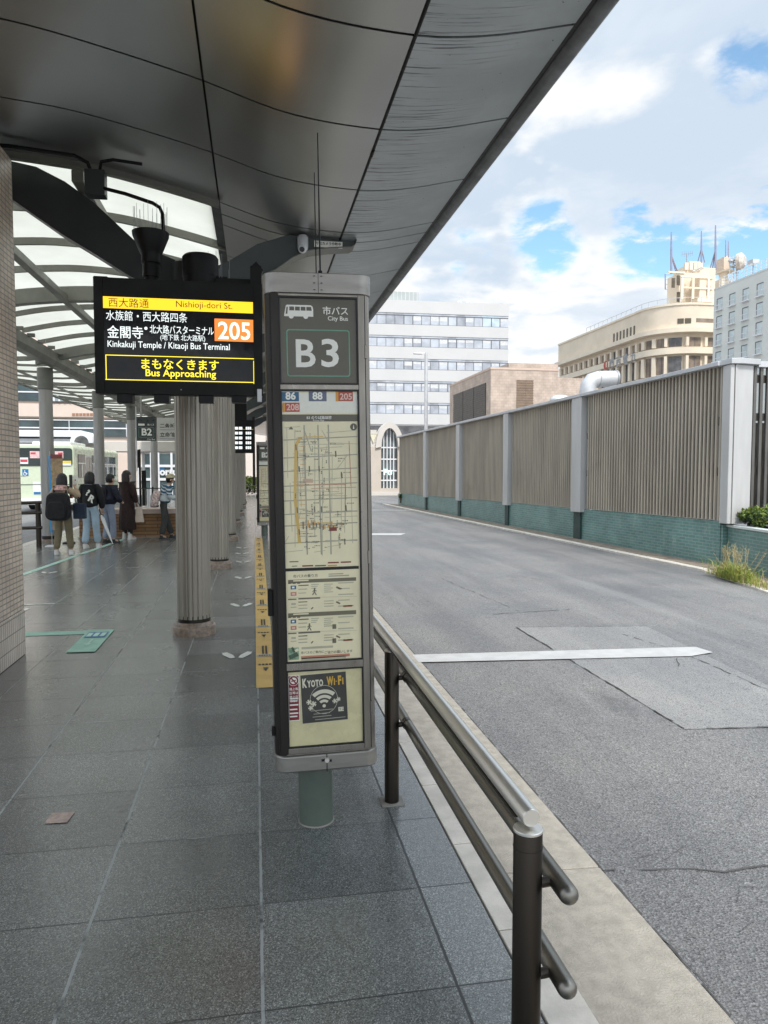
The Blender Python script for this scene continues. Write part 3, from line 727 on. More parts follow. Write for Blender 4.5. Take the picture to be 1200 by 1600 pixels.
    def ringbox(px0, py0, px1, py1, th, m, d, rad=.012):
        a, b = K(px0, py0), K(px1, py1); y = yp-d*.0004
        O = rrect(a.x, b.x, b.z, a.z, rad, 5); I = rrect(a.x+th, b.x-th, b.z+th, a.z-th, rad-th*.6, 5); n = len(O)
        g.add([(x, y, z) for x, z in O]+[(x, y, z) for x, z in I], [(i, (i+1) % n, n+(i+1) % n, n+i) for i in range(n)], m)
    ringbox(447, 514, 547, 590, .005, green_line, 1)
    if full:
        tx(g, 'B', 462.5, 572.5, signwhite, 1, hpx=41, wpx=30, bold=.018); tx(g, '3', 502, 572.5, signwhite, 1, hpx=41.5, wpx=27, bold=.018)
    else:
        tx(g, 'B2', 462, 573, signwhite, 1, wpx=66, bold=.05); prt(g, 446, 478, 486, 496, signwhite, 1); prt(g, 504, 482, 542, 494, signwhite, 1)
    g.build('lettering', pan, smooth=0)
    # route map
    g = G(); g.box(XL, XR, yp, YF, .808, 2.038, ivory); mp = g.build('map_panel', t)
    g = G()
    blue86, grey88, red2, orange2 = pm('route_blue', (.035, .12, .22), .4, 0, .05), pm('route_greyblue', (.12, .14, .21), .4, 0, .05), pm('route_red', (.42, .085, .055), .4, 0, .05), pm('route_orange', (.62, .30, .055), .4, 0, .05)
    lpink = pm('route_pink_text', (.74, .52, .46), .4, 0, .03)
    prt(g, 439, 613, 560, 646, pm('route_header', (.72, .72, .64), .3, 0, .05), 1)
    road_c, thin_c, route_c, route_d = pm('map_road', (.36, .35, .27), .5), pm('map_thin', (.44, .42, .31), .5), pm('map_route', (.62, .42, .12), .5), pm('map_text', (.15, .14, .11), .5)
    redl = pm('map_red', (.50, .22, .14), .5); dred = pm('map_darkred', (.22, .05, .035), .5); paleblue = pm('map_blue', (.45, .53, .55), .5)
    prt(g, 439, 647, 560, 659.5, olive, 2)
    if full:
        for (s, a, b, c, d, m) in (('86', 440, 612, 467, 627, blue86), ('88', 482, 612, 510, 627.5, grey88), ('205', 524, 612, 551, 628, red2), ('208', 441, 628.5, 468, 643.5, red2)):
            prt(g, a, b, c, d, m, 2)
            if len(s) == 3: prt(g, a, b, a+4.5, d, orange2, 3); tx(g, s, a+6.5, d-3, lpink, 3, wpx=19, hpx=9.5, bold=.02)
            else: tx(g, s, a+6, d-3.5, signwhite, 3, wpx=15.5, bold=.035)
        tx(g, 'B3 のりば路線図', 479, 654.5, signwhite, 3, wpx=38, bold=.01); tx(g, 'Route Map', 489, 658.3, signwhite, 3, wpx=17)
    # streets drawn as thin flat strokes
    def ln(x0_, y0_, x1_, y1_, wd, m, d):
        a, b = K(x0_, y0_), K(x1_, y1_); y = yp-d*.0004; v = Vector((b.x-a.x, 0, b.z-a.z)).normalized(); n_ = Vector((-v.z, 0, v.x))*wd*.5
        g.poly([(p.x, y, p.z) for p in (a+n_, b+n_, b-n_, a-n_)], m)
    rr = random.Random(4)
    X0, X1, Y0, Y1 = 441, 558, 664, 874
    for px_ in (476, 498, 513): ln(px_+rr.uniform(-2, 2), Y0, px_+4, Y1-8, .0058, road_c, 1)
    ln(474, 668, 486, 705, .004, road_c, 1.2)
    for py_ in (684, 712, 733, 756, 779, 800, 818, 845): ln(X0+2, py_+3, X1, py_-1, .0046, road_c, 1.4)
    for k in range(17): px_ = rr.uniform(X0+2, X1-2); ya = rr.uniform(Y0, 760); ln(px_, ya, px_+rr.uniform(-2, 4), rr.uniform(ya+30, Y1-6), .0024, thin_c, 1.6)
    for k in range(26): py_ = rr.uniform(Y0+2, Y1-4); xa = rr.uniform(X0, 515); ln(xa, py_, min(X1, xa+rr.uniform(15, 70)), py_-rr.uniform(-3, 3), .0024, thin_c, 1.8)
    for k in range(8): px_ = rr.uniform(450, 550); py_ = rr.uniform(670, 860); ln(px_, py_, px_+rr.uniform(-16, 16), py_+rr.uniform(6, 22), .0024, thin_c, 1.9)
    ln(470, 683, 466, 688, .010, route_c, 2); ln(467, 686, 462, 696, .013, route_c, 2.1); ln(462, 694, 461, 780, .012, route_c, 2.2); ln(461, 778, 468, 848, .013, route_c, 2.3); ln(471, 683, 505, 682, .004, route_c, 2)
    ln(466, 818, 520, 816, .003, route_c, 2.4); ln(462, 757, 540, 757.5, .0025, redl, 2.4); ln(486, 763, 556, 762, .0022, redl, 2.5); ln(545, 690, 548, 760, .003, redl, 2.4)
    for px_, py_ in ((462, 694), (467, 728), (483, 728), (498, 728), (464, 792), (491, 791), (502, 791), (540, 790), (467, 826), (538, 842), (524, 705), (533, 738)): ln(px_, py_, px_+.6, py_+9, .005, route_d, 3)
    prt(g, 514, 824, 526, 829.5, dred, 3); ln(513, 821, 527, 821, .002, route_d, 3)
    prt(g, 473, 748, 489, 754, pm('map_blush', (.58, .40, .29), .5), 1.2)
    for k in range(85):
        px_ = rr.choice((467, 483, 499, 520, 535, 480, 505))+rr.uniform(-6, 10); py_ = rr.uniform(672, 858)
        n_ = rr.randint(2, 5)
        if rr.random() < .35:
            for q in range(n_): prt(g, px_, py_+q*2.6, px_+1.6, py_+q*2.6+1.7, route_d if rr.random() < .5 else road_c, 2.8)
        else:
            for q in range(n_): prt(g, px_+q*2.3, py_, px_+q*2.3+1.5, py_+1.4, route_d if rr.random() < .5 else road_c, 2.8)
    for k in range(22):
        px_ = 467+rr.uniform(0, 2); py_ = 690+k*7; ln(px_, py_, px_+rr.uniform(6, 11), py_, .0018, route_d if k % 3 == 0 else orange2, 2.9)
    for k in range(26): px_ = 470+k*2.6; prt(g, px_, 815+rr.uniform(-3, 10), px_+1.8, 818+rr.uniform(0, 10), route_d if k % 2 else orange2, 2.9)
    o = K(552, 668); g.poly([(o.x+.016*math.cos(a), yp-.0012, o.z+.016*math.sin(a)) for a in (i*math.pi/8 for i in range(16))], olive); g.poly([(o.x-.003, yp-.0016, o.z-.009), (o.x+.003, yp-.0016, o.z-.009), (o.x, yp-.0016, o.z+.011)], signwhite)
    o = K(454, 669); g.poly([(o.x-.010, yp-.0012, o.z-.004), (o.x+.012, yp-.0012, o.z-.004), (o.x+.002, yp-.0012, o.z+.009)], route_d)
    for a_, b_, m, d_ in ((472, 489, dred, 0), (492, 509, pm('key_green', (.10, .17, .11), .5), 0), (512, 526, orange2, 0), (512, 529, dred, -4.5), (532, 548, dred, -5)): prt(g, a_, 882.5+d_, b_, 884.2+d_, m, 3)
    prt(g, 452, 876, 466, 877.2, route_d, 3); prt(g, 456, 883, 464, 884, route_d, 3)
    prt(g, 437, 887.3, 560, 889, gasket, 4)
    # how-to-ride sheet
    tx(g, '市バスの乗り方', 458, 901.5, route_d, 2, wpx=38, bold=.01)
    for k in range(2): prt(g, 513, 896+k*3, 536+k*9, 897+k*3, road_c, 2)
    kind_ = pm('print_band', (.16, .145, .10), .5)
    for yy in (905, 957): prt(g, 450, yy, 556, yy+2.6, kind_, 2); prt(g, 458, yy+.6, 482, yy+1.8, ivory, 3)
    for ba in (908, 961):
        for q in range(3): prt(g, 450+q*7, ba+1.5, 455+q*7, ba+3, route_d, 2)
        prt(g, 454, ba+6, 462.5, ba+11.5, blue86, 2); prt(g, 456, ba+7.5, 460, ba+10, signwhite, 3); prt(g, 454, ba+16, 463, ba+21.5, redl, 2); prt(g, 456, ba+17.5, 461, ba+20, lpink, 3)
        for q in range(3): prt(g, 466, ba+5+q*6, 482-q*2, ba+6.2+q*6, route_d if q == 0 else thin_c, 2); prt(g, 486, ba+4+q*3, 498-q*2, ba+4.9+q*3, thin_c, 2)
        prt(g, 450, ba+26.5, 463, ba+28, route_d, 2); prt(g, 466, ba+25.5, 500, ba+26.6, route_d, 2); ln(448, ba+25, 557, ba+24, .0015, thin_c, 2)
        for q in range(5): prt(g, 506, ba+4+q*3, 520-(q % 2)*3, ba+4.9+q*3, thin_c, 2); prt(g, 528, ba+2+q*9, 552-(q % 2)*6, ba+3+q*9, thin_c, 2)
        fx, fy = (491, ba+20) if ba < 930 else (483, ba+22)   # walking figure pictogram
        prt(g, fx-1, fy-10, fx+1.4, fy-8, route_d, 2); ln(fx+.2, fy-8, fx, fy-3.5, .006, route_d, 2.2); ln(fx, fy-4, fx-3, fy+1, .004, route_d, 2.4); ln(fx, fy-4, fx+3, fy+1, .004, route_d, 2.5); ln(fx, fy-7, fx-3, fy-4, .003, route_d, 2.6); ln(fx, fy-7, fx+3.4, fy-5, .003, route_d, 2.7)
        if ba < 930: ln(525, ba+9, 532, ba+12, .008, kind_, 2); prt(g, 530, ba+11, 534, ba+12.5, kind_, 2.5)
        else: prt(g, 519, ba+14, 525, ba+21, kind_, 2); prt(g, 519, ba+36, 525, ba+43, kind_, 2)
        ln(525, ba+32, 531, ba+35, .007, kind_, 2); prt(g, 536, ba+38, 550, ba+40, redl, 2)
        prt(g, 455, ba+33, 462, ba+36, thin_c, 2); prt(g, 454, ba+39, 463, ba+40, thin_c, 2); ln(486, ba+43, 489, ba+40, .005, route_d, 2)
        for q in range(3): prt(g, 466, ba+31+q*5, 480, ba+32+q*5, route_d if q == 0 else thin_c, 2); prt(g, 506, ba+30+q*4, 521, ba+31+q*4, thin_c, 2)
    lg, dg_ = pm('thumb_green', (.22, .33, .22), .5, 0, .4, 60), pm('thumb_dark', (.07, .12, .075), .5, 0, .3, 60)
    prt(g, 450, 1011, 467, 1029, lg, 2); ln(452, 1026, 465, 1020, .02, dg_, 2.5); ln(456, 1010, 460, 1018, .01, dg_, 2.7); ln(461, 1016, 466, 1013, .012, ivory, 2.9)
    tx(g, 'ご協力お願いします', 507, 1020.5, route_d, 2, wpx=44, bold=.01); tx(g, '市バスのご案内に', 470, 1020.5, route_d, 2, wpx=36, bold=.01)
    prt(g, 471, 1010, 520, 1011.2, thin_c, 2); prt(g, 470, 1024, 546, 1025, redl, 2); prt(g, 471, 1027, 540, 1027.9, thin_c, 2)
    g.build('map_print', mp, smooth=0)
    # lower panel with stickers
    g = G(); g.box(XL, XR, yp, YF, .414, .770, ivory2); low = g.build('lower_panel', t)
    g = G()
    wred = pm('sticker_red', (.20, .018, .028), .4, 0, .1, 9); wch = pm('sticker_charcoal', (.050, .050, .044), .4, 0, .12, 9, dirt=.1, dirtc=(.1, .1, .09))
    prt(g, 449.5, 1054, 468.5, 1124, signwhite, 1); prt(g, 450.5, 1055, 467.5, 1123, wred, 2)
    o = K(458.5, 1062)
    g.poly([(o.x+.024*math.cos(a), yp-.0012, o.z+.024*math.sin(a)) for a in (i*math.pi/12 for i in range(24))], signwhite)
    g.add([(o.x+r_*math.cos(i*math.pi/12), yp-.0016, o.z+r_*math.sin(i*math.pi/12)) for r_ in (.022, .015) for i in range(24)], [(i, (i+1) % 24, 24+(i+1) % 24, 24+i) for i in range(24)], wred)
    ln(454, 1057, 463, 1067, .006, wred, 5); ln(455, 1063, 462, 1061, .005, wred, 6)
    if full:
        for k, s in enumerate(('路上喫', '煙等は', '禁止区', '域です')): tx(g, s, 452, 1077+k*6.2, signwhite, 3, wpx=14, bold=.015)
    for k, yy in enumerate((1093, 1097, 1103, 1110, 1116, 1121)): prt(g, 452.5, yy-4, 466-(k % 2)*1.5, yy-2.6, signwhite, 3)
    # wi-fi notice
    a, b = K(470, 1053), K(542, 1124); M_ = Vector(((a.x+b.x)/2, yp, (a.z+b.z)/2)); hw, hh = (b.x-a.x)/2, (a.z-b.z)/2
    ca, sa = math.cos(R(1.6)), math.sin(R(1.6))
    def W(u, v, d): return (M_.x+hw*u*ca-hh*v*sa, yp-d*.0004, M_.z+hw*u*sa+hh*v*ca)
    ua, ub = Vector((ca, 0, sa)), Vector((-sa, 0, ca))
    g.poly([W(-1.03, -1.03, 2), W(.9, -1.03, 2), W(.9, 1.04, 2), W(-1.03, 1.04, 2)], pm('tape_yellow', (.62, .58, .40), .4)); g.poly([W(-1, -1, 4), W(1, -1, 4), W(1, 1, 4), W(-1, 1, 4)], wch)
    def wt(s, u, v, wd, m, bold=.03): g.text(s, W(u, v, 6), ua, ub, m, w=wd*hw, bold=bold)
    cream_ = pm('sticker_cream', (.66, .63, .50), .4); gold_ = pm('sticker_gold', (.62, .38, .05), .4)
    for ch, u, wd, hh_, m_ in (('K', -.93, .20, .36, cream_), ('Y', -.72, .17, .27, cream_), ('O', -.55, .18, .27, cream_), ('T', -.36, .15, .27, cream_), ('O', -.20, .18, .27, cream_), ('W', .14, .30, .36, gold_), ('I', .455, .05, .26, gold_), ('-', .53, .07, .05, gold_), ('F', .64, .15, .36, gold_), ('I', .83, .05, .26, gold_)):
        g.text(ch, W(u, .50 if ch != '-' else .60, 6), ua, ub, m_, w=hw*wd, h=hh*hh_, bold=.05)
    c_ = (-.02, -.36)
    for r0, r1 in ((.62, .80), (.40, .54), (.2, .32)):
        n = 14; an = [R(48+84*i/n) for i in range(n+1)]
        asp = hw/hh
        g.add([W(c_[0]+r_*.95*math.cos(q)*1.0, c_[1]+r_*.95*math.sin(q)*asp, 7) for r_ in (r0, r1) for q in an], [(i, i+1, n+2+i, n+1+i) for i in range(n)], cream_)
    g.poly([W(c_[0]+.075*math.cos(i*math.pi/8), c_[1]+.02+.075*hw/hh*math.sin(i*math.pi/8), 7) for i in range(16)], cream_)
    for (u, v, s_) in ((-.68, -.13, .13), (-.48, -.22, .14), (-.62, -.38, .12), (.46, -.18, .12), (.62, -.12, .11)):
        pts = []
        for i in range(20):
            q = i*math.pi/10; r_ = s_*(1 if i % 4 in (1, 3) else (.8 if i % 4 == 2 else .35)); pts.append(W(u+r_*math.cos(q), v+r_*math.sin(q)*hw/hh, 8))
        g.poly(pts, cream_)
    n = 30; g.add([W(c_[0]+r_*math.cos(2*math.pi*i/n), c_[1]+.28+r_*1.05*hw/hh*math.sin(2*math.pi*i/n), 6) for r_ in (.60, .615) for i in range(n)], [(i, (i+1) % n, n+(i+1) % n, n+i) for i in range(n)], cream_)
    wt('EE', .60, -.62, .24, cream_, .05)
    for v, u0, u1 in ((-.52, -.62, .36), (-.66, -.5, .22), (-.78, -.55, .28), (-.9, -.45, .9)): g.poly([W(u0, v, 7), W(u1, v, 7), W(u1, v+.03, 7), W(u0, v+.03, 7)], pm('sticker_smallprint', (.36, .35, .29), .5))
    g.build('sticker', low, smooth=0)
    g = G(); g.tube([(.345, 3.40, 2.55), (.345, 3.40, 2.60)], .010, black, 10); g.tube([(.345, 3.40, 2.60), (.345, 3.40, 3.22)], [.004, .0025], black, 8)
    g.tube([(.328, 3.42, 2.55), (.328, 3.42, 3.05)], [.003, .002], black, 6); g.tube([(.325, 3.42, 2.55), (.325, 3.42, 2.58)], .005, black, 8)
    g.build('antenna', t)
    g = G(); g.box(.068, .092, 3.30, 3.35, 1.02, 1.14, black); g.build('side_latch', t, bevel=.004); g = G(); g.box(.072, .09, 3.305, 3.34, .46, .50, black); g.build('side_latch', t, bevel=.004)
    t.location = loc; t.rotation_euler = (0, -lean, 0)
    return t
pylon((.30, 3.41, 0), 'tall grey metal pylon with big white B3 code, route map and stickers beside the handrail')
b2 = pylon((.30, 18.6, 0), 'distant B2 pylon half hidden by the near pylon, past the orange floor tape', False, 0)
b2.location = (.26, 18.8, 0); b2.scale = (1, 1, .94)

# ================================================================== LED DISPLAY
YL = 6.4
t = thing('departure_display', 'black hanging display with a yellow bar and orange 205 route number lit up', 'display', (-.61, 6.5, 2.3), 'lit bus displays hanging above the platform')
a, b = PY(145, 432, YL), PY(411, 619, YL)
LX0, LX1, LZ1, LZ0 = a.x, b.x, a.z, b.z
g = G(); g.box(LX0, LX1, YL+.012, YL+.16, LZ0, LZ1, led_case); cs = g.build('housing', t, bevel=.012)
g = G()
g.box(LX0, LX0+.075, YL, YL+.012, LZ0, LZ1, led_case); g.box(LX1-.075, LX1, YL, YL+.012, LZ0, LZ1, led_case)
g.box(LX0+.075, LX1-.075, YL+.0005, YL+.012, LZ0, LZ0+.105, led_case); g.box(LX0+.075, LX1-.075, YL+.0005, YL+.012, LZ1-.15, LZ1, led_case)
g.build('bezel', t, bevel=.003)
g = G(); g.box(LX0+.075, LX1-.075, YL+.006, YL+.0119, LZ0+.105, LZ1-.15, black_gl); scn = g.build('screen', t)
e_y, e_w, e_o, e_yt = em('lit_yellow', (1., .60, .015), .68), em('lit_white', (.86, .93, .93), .62), em('lit_orange', (1., .24, .035), .62), em('lit_yellow_text', (1., .80, .03), .75)
e_d = em('unlit', (0, 0, 0), 0); e_c = em('lit_cream', (1., .93, .82), .8)
g = G(); yt = YL+.005
def lq(px0, py0, px1, py1, m, d=0):
    a, b = PY(px0, py0, YL), PY(px1, py0, YL); b.z = PY(px0, py1, YL).z; g.poly([(a.x, yt-d*.0008, b.z), (b.x, yt-d*.0008, b.z), (b.x, yt-d*.0008, a.z), (a.x, yt-d*.0008, a.z)], m)
def lt(s, px, py, wpx, m, hpx=None, bold=.01):
    a = PY(px, py, YL); b = PY(px+wpx, py, YL); k = (b.x-a.x)/wpx
    g.text(s, (a.x, yt-.0016, a.z), XA, ZA, m, w=b.x-a.x, h=hpx*k if hpx else None, bold=bold)
lq(159.5, 462.5, 395, 480.8, e_y); lt('西大路通', 169.5, 477.8, 63, e_d, 13.5, bold=0); lt('Nishioji-dori St.', 275, 479.3, 88, e_d, 9.5, bold=.0)
lt('水族館・西大路四条', 165.5, 498.5, 127, e_w, 14.5, bold=.0)
lt('金閣寺', 167.5, 526, 56, e_w, 18.5, bold=.006); lt('・', 225.5, 521.5, 5, e_w, bold=0); lt('北大路バスターミナル', 234, 519.5, 100, e_w, 12.5, bold=.006); lt('(地下鉄 北大路駅)', 250.5, 530.5, 70, e_w, 9, bold=.002)
lq(335, 497.5, 395.5, 532.5, e_o); lt('205', 341, 529, 50, e_c, 27, bold=.012)
lt('Kinkakuji Temple / Kitaoji Bus Terminal', 168, 541.5, 191, e_w, 10, bold=.006)
for q in ((164.5, 553.8, 397, 555.0), (164.5, 592.0, 397, 593.2), (164.5, 553.8, 165.8, 593.2), (395.8, 559.3+4.3, 397, 597+5.8)): lq(*q, e_yt)
lt('まもなくきます', 221, 574.8, 121, e_yt, 15, bold=.012); lt('Bus Approaching', 227.5, 587.3, 110, e_yt, 11, bold=.012)
tag(g.build('lit_lettering', scn, smooth=0))
for px_ in (182, 240, 310, 362):
    p = PY(px_, 622, YL); g = G(); g.box(p.x, p.x+.125, YL+.01, YL+.15, p.z-.035, LZ0, black); g.build('lower_bracket', t, bevel=.004)
p = PY(283, 609, YL); g = G(); g.tube([(p.x, YL-.004, p.z), (p.x, YL+.002, p.z)], .004, pale_grey, 8); g.build('screw', t)
g = G(); p = PY(405, 628, YL); g.box(LX1-.05, LX1-.012, YL-.02, YL+.02, LZ0-.05, LZ0+.06, pale_grey); g.build('clip', t, bevel=.004)
g = G()   # steel yoke that carries the display off the column
g.box(-.85, -.41, 6.56, 7.60, LZ1-.12, LZ1-.02, black); g.box(-1.25, .03, 6.562, 6.66, LZ1-.10, LZ1+.02, black)
g.box(LX0, LX0+.11, YL+.02, YL+.15, LZ1-.01, LZ1+.012, black); g.box(-.02, .075, YL+.03, YL+.12, LZ1-.01, LZ1+.16, black)
g.prism([(-.02, 6.47, LZ1+.16), (.03, 6.47, LZ1+.21), (.09, 6.47, LZ1+.14), (.075, 6.47, LZ1+.10)], (0, .06, 0), black)
g.lathe([(.15, 0), (.15, .10), (.15, .105), (.155, .11), (.155, .27), (.14, .29)], (-.45, 6.62, LZ1-.02), black, 28)
g.box(-.35, -.02, 6.55, 6.63, LZ1-.01, LZ1+.075, black); g.box(-.3, -.22, 6.6, 6.66, LZ1+.07, LZ1+.10, black)
g.build('hanger', t, bevel=.005)
g = G(); random.seed(2)
for k in range(12): x = random.uniform(-.40, -.2); y = 6.6+random.uniform(-.03, .05); g.tube([(x, y, LZ1+.06), (x, y, LZ1+.06+random.uniform(.1, .32))], .0018, grey_m, 5)
g.build('bird_spike', t)
# funnel-shaped lamp on the same bracket
t = thing('funnel_lamp', 'black funnel shaped uplight ringed with bird spikes above the lit display', 'lamp', (-.88, 6.75, 3.4))
g = G(); c_ = (-.88, 6.75, 0)
g.lathe([(.075, 3.38), (.075, 3.49), (.085, 3.50), (.085, 3.57), (.10, 3.60), (.155, 3.735), (.158, 3.765), (.15, 3.765), (.12, 3.75)], c_, black, 32); g.build('funnel', t)
g = G(); random.seed(6)
for k in range(24): a_ = 2*math.pi*k/24; r_ = .14; g.tube([(c_[0]+r_*math.cos(a_), c_[1]+r_*math.sin(a_), 3.76), (c_[0]+r_*1.02*math.cos(a_), c_[1]+r_*math.sin(a_), 3.76+random.uniform(.14, .26))], .0017, grey_m, 5)
g.build('bird_spike', t)
g = G(); g.tube([(-.77, 6.75, 3.74), (-.775, 6.75, 3.93), (-.80, 6.755, 3.99), (-.86, 6.77, 4.03), (-1.1, 6.84, 4.12), (-1.33, 6.95, 4.20)], .016, black, 10); g.build('conduit', t)
g = G(); g.lathe([(.06, 3.2), (.06, 3.4)], c_, black, 16); g.build('stem', t)
# junction box + conduits under the soffit
t = thing('junction_box', 'dark square electrical box with conduits under the soffit near the pillar', 'electrical box', (-1.36, 7.0, 4.2))
g = G(); g.box(-1.46, -1.29, 6.92, 7.06, 4.13, 4.35, dark_metal); g.build('box', t, bevel=.008)
g = G(); g.tube([(-1.42, 6.99, 4.36), (-1.44, 6.98, 4.42), (-1.55, 6.98, 4.475), (-2.1, 6.98, 4.515), (-3.0, 6.98, 4.52)], .017, black, 10)
g.tube([(-1.33, 6.95, 4.36), (-1.31, 6.90, 4.405), (-1.2, 6.85, 4.41), (-.95, 6.8, 4.37)], .014, black, 10); g.build('conduit', t)
# camera with its notice on the arm
t = thing('security_camera', 'small white dome security camera hanging from the roof arm above the B3 pylon', 'camera', (.50, 7.52, 3.95))
g = G(); g.lathe([(.02, 3.90), (.05, 3.905), (.055, 3.93), (.055, 4.02), (.045, 4.04)], (.50, 7.46, 0), pale_grey, 24); g.build('mount', t)
g = G(); g.ball((.495, 7.44, 3.905), .045, white_p, 20, 10); g.tube([(.49, 7.40, 3.885), (.485, 7.375, 3.88)], [.034, .032], white_p, 20); g.build('housing', t)
g = G(); g.tube([(.4865, 7.3785, 3.8805), (.485, 7.371, 3.8795)], .026, black_gl, 20); g.build('lens', t)
t = thing('camera_notice', 'small white notice plate on the roof arm beside the security camera', 'notice', (.83, 7.5, 4.0))
g = G(); a, b = PY(491, 376, 7.5), PY(535, 388, 7.5); g.box(a.x, b.x, 7.495, 7.51, b.z, a.z, signwhite); pl = g.build('plate', t)
g = G(); g.text('防犯カメラ作動中', (a.x+.015, 7.494, b.z+.025), XA, ZA, dkp, w=b.x-a.x-.03, bold=.02); g.build('lettering', pl, smooth=0)

# ================================================================== HANDRAIL
t = thing('handrail', 'brushed metal handrail on bronze posts between pavement and road', 'handrail', (.67, 1.68, 0))
for k, y in enumerate((1.68, 3.52, 5.36, 7.2)):
    x = .668
    g = G(); g.lathe([(.0365, 0), (.0365, .772), (.034, .776)], (x, y, 0), rail_dark, 32); po = g.build('post', t)
    g = G(); g.lathe([(.0375, .7762), (.0375, .781), (.036, .783)], (x, y, 0), rail_steel, 32); g.lathe([(.0375, .735), (.0375, .7355)], (x, y, 0), kiosk_dark, 32); g.build('post_cap', po)
    g = G(); g.box(x-.058, x+.058, y-.058, y+.058, .001, .006, conc_dk); g.build('foot_plate', po)
    for z in (.64, .40):
        g = G(); g.tube([(x+.03, y, z-.004), (x+.062, y, z-.002)], .013, rail_dark, 14); pass
        if k: g.tube([(x+.0775, y-.02, z), (x+.0775, y+.02, z)], .0268, rail_dark, 18)
        g.build('clamp', po)
g = G(); g.tube([(.672, 1.672, .812), (.672, 1.676, .812), (.672, 7.4, .812)], [.0235, .0245, .0245], rail_steel, 28); tr = g.build('top_rail', t, smooth=40)
g = G(); g.tube([(.672, 1.668, .812), (.672, 1.6715, .812)], [.0215, .0232], rail_steel, 28); g.build('end_cap', tr)
g = G(); g.box(.650, .694, 1.73, 7.4, .7845, .792, rail_dark); g.box(.662, .682, 1.735, 7.4, .792, .800, kiosk_dark); g.build('rail_support', t, bevel=.004)
for z in (.64, .40):
    g = G(); pr = [(.7485, 1.592, z), (.7485, 1.594, z), (.7485, 1.598, z), (.7485, 1.604, z), (.7485, 1.611, z), (.7485, 1.618, z), (.7485, 7.35, z)]
    g.tube(pr, [.004, .012, .018, .0225, .0245, .025, .025], rail_mid, 24)
    g.build('mid_rail' if z > .5 else 'lower_rail', t, smooth=40)

# ================================================================== FARTHER SIGNS ON THE PLATFORM
Y2 = 22.5
t = thing('hanging_sign', 'dark green hanging sign with white B2 beside a pale destination board', 'sign', (-2.6, Y2, 2.55))
a, b = PY(213, 651, Y2), PY(244, 689, Y2)
g = G(); g.box(a.x, b.x, Y2, Y2+.16, b.z, a.z, pm('dark_green_sign', (.018, .028, .024), .3, 0, .1)); pl = g.build('stop_code_panel', t)
g = G(); p = PY(221.5, 680, Y2); g.text('B2', (p.x, Y2-.004, p.z), XA, ZA, signwhite, w=.29, bold=.03)
p = PY(216, 665, Y2); g.box(p.x, p.x+.18, Y2-.004, Y2, p.z, p.z+.06, signwhite); p = PY(230, 665, Y2); g.text('市バス', (p.x, Y2-.004, p.z), XA, ZA, signwhite, w=.2, bold=.01); p = PY(230, 687.5, Y2); g.text('City Bus', (p.x, Y2-.004, p.z), XA, ZA, signwhite, w=.22)
for z0, z1, x0_, x1_ in ((2.66, 2.668, -3.38, -2.94), (2.95, 2.958, -3.38, -2.94), (2.66, 2.958, -3.38, -3.372), (2.66, 2.958, -2.948, -2.94)): g.box(x0_, x1_, Y2-.003, Y2, z0, z1, green_line)
g.build('lettering', pl, smooth=0)
c_ = PY(320, 689, Y2); g = G(); g.box(b.x+.03, c_.x, Y2+.01, Y2+.16, b.z, a.z-.02, pm('destination_board', (.50, .50, .45), .35, 0, .04)); db = g.build('destination_board', t)
g = G()
p = PY(250, 668, Y2); g.text('二条城', (p.x, Y2+.006, p.z), XA, ZA, dkp, w=.43, bold=.02); p = PY(250, 682, Y2); g.text('立命館大学', (p.x, Y2+.006, p.z), XA, ZA, dkp, w=.72, bold=.02)
for yy in (672, 686): p = PY(250, yy, Y2); g.box(p.x, p.x+.5, Y2+.006, Y2+.0095, p.z, p.z+.03, grey_m)
g.build('lettering', db, smooth=0)
g = G(); g.box(a.x+.1, a.x+.14, Y2+.05, Y2+.1, a.z-.02, 4.3, thin_col); g.box(c_.x-.14, c_.x-.1, Y2+.05, Y2+.1, a.z-.02, 4.3, thin_col); g.box(a.x-.03, a.x-.005, Y2+.02, Y2+.08, b.z-.9, a.z+.3, pale_grey); g.build('hanger', t)
Y3 = 20.5
t = thing('departure_display', 'smaller far display with rows of white departure times beside the distant B2 pylon', 'display', (-.4, Y3, 2.4), 'lit bus displays hanging above the platform')
a, b = PY(340, 656, Y3), PY(397.5, 708, Y3)
g = G(); g.box(a.x, b.x, Y3, Y3+.16, b.z, a.z, led_case); hs = g.build('housing', t, bevel=.01)
g = G()
for k in range(5):
    z = 675+k*7.6-8
    for x0_, x1_ in ((345, 380), (384, 393)):
        n_ = 5 if x0_ == 345 else 3
        for q in range(n_):
            p, p2 = PY(x0_+(x1_-x0_)*q/n_, z, Y3), PY(x0_+(x1_-x0_)*(q+.8)/n_, z+4.2, Y3); g.box(p.x, p2.x, Y3-.004, Y3, p2.z, p.z, e_w)
p, p2 = PY(342, 670.3, Y3), PY(396, 671, Y3); g.box(p.x, p2.x, Y3-.0045, Y3, p2.z, p.z, e_yt)
g.build('lit_lettering', hs, smooth=0)
g = G(); g.box(a.x+.2, b.x-.2, Y3+.05, Y3+.12, a.z-.01, 4.12, black); g.box(b.x-.05, b.x+.02, Y3+.04, Y3+.14, b.z-.9, a.z+.1, kiosk_dark); g.build('hanger', t)
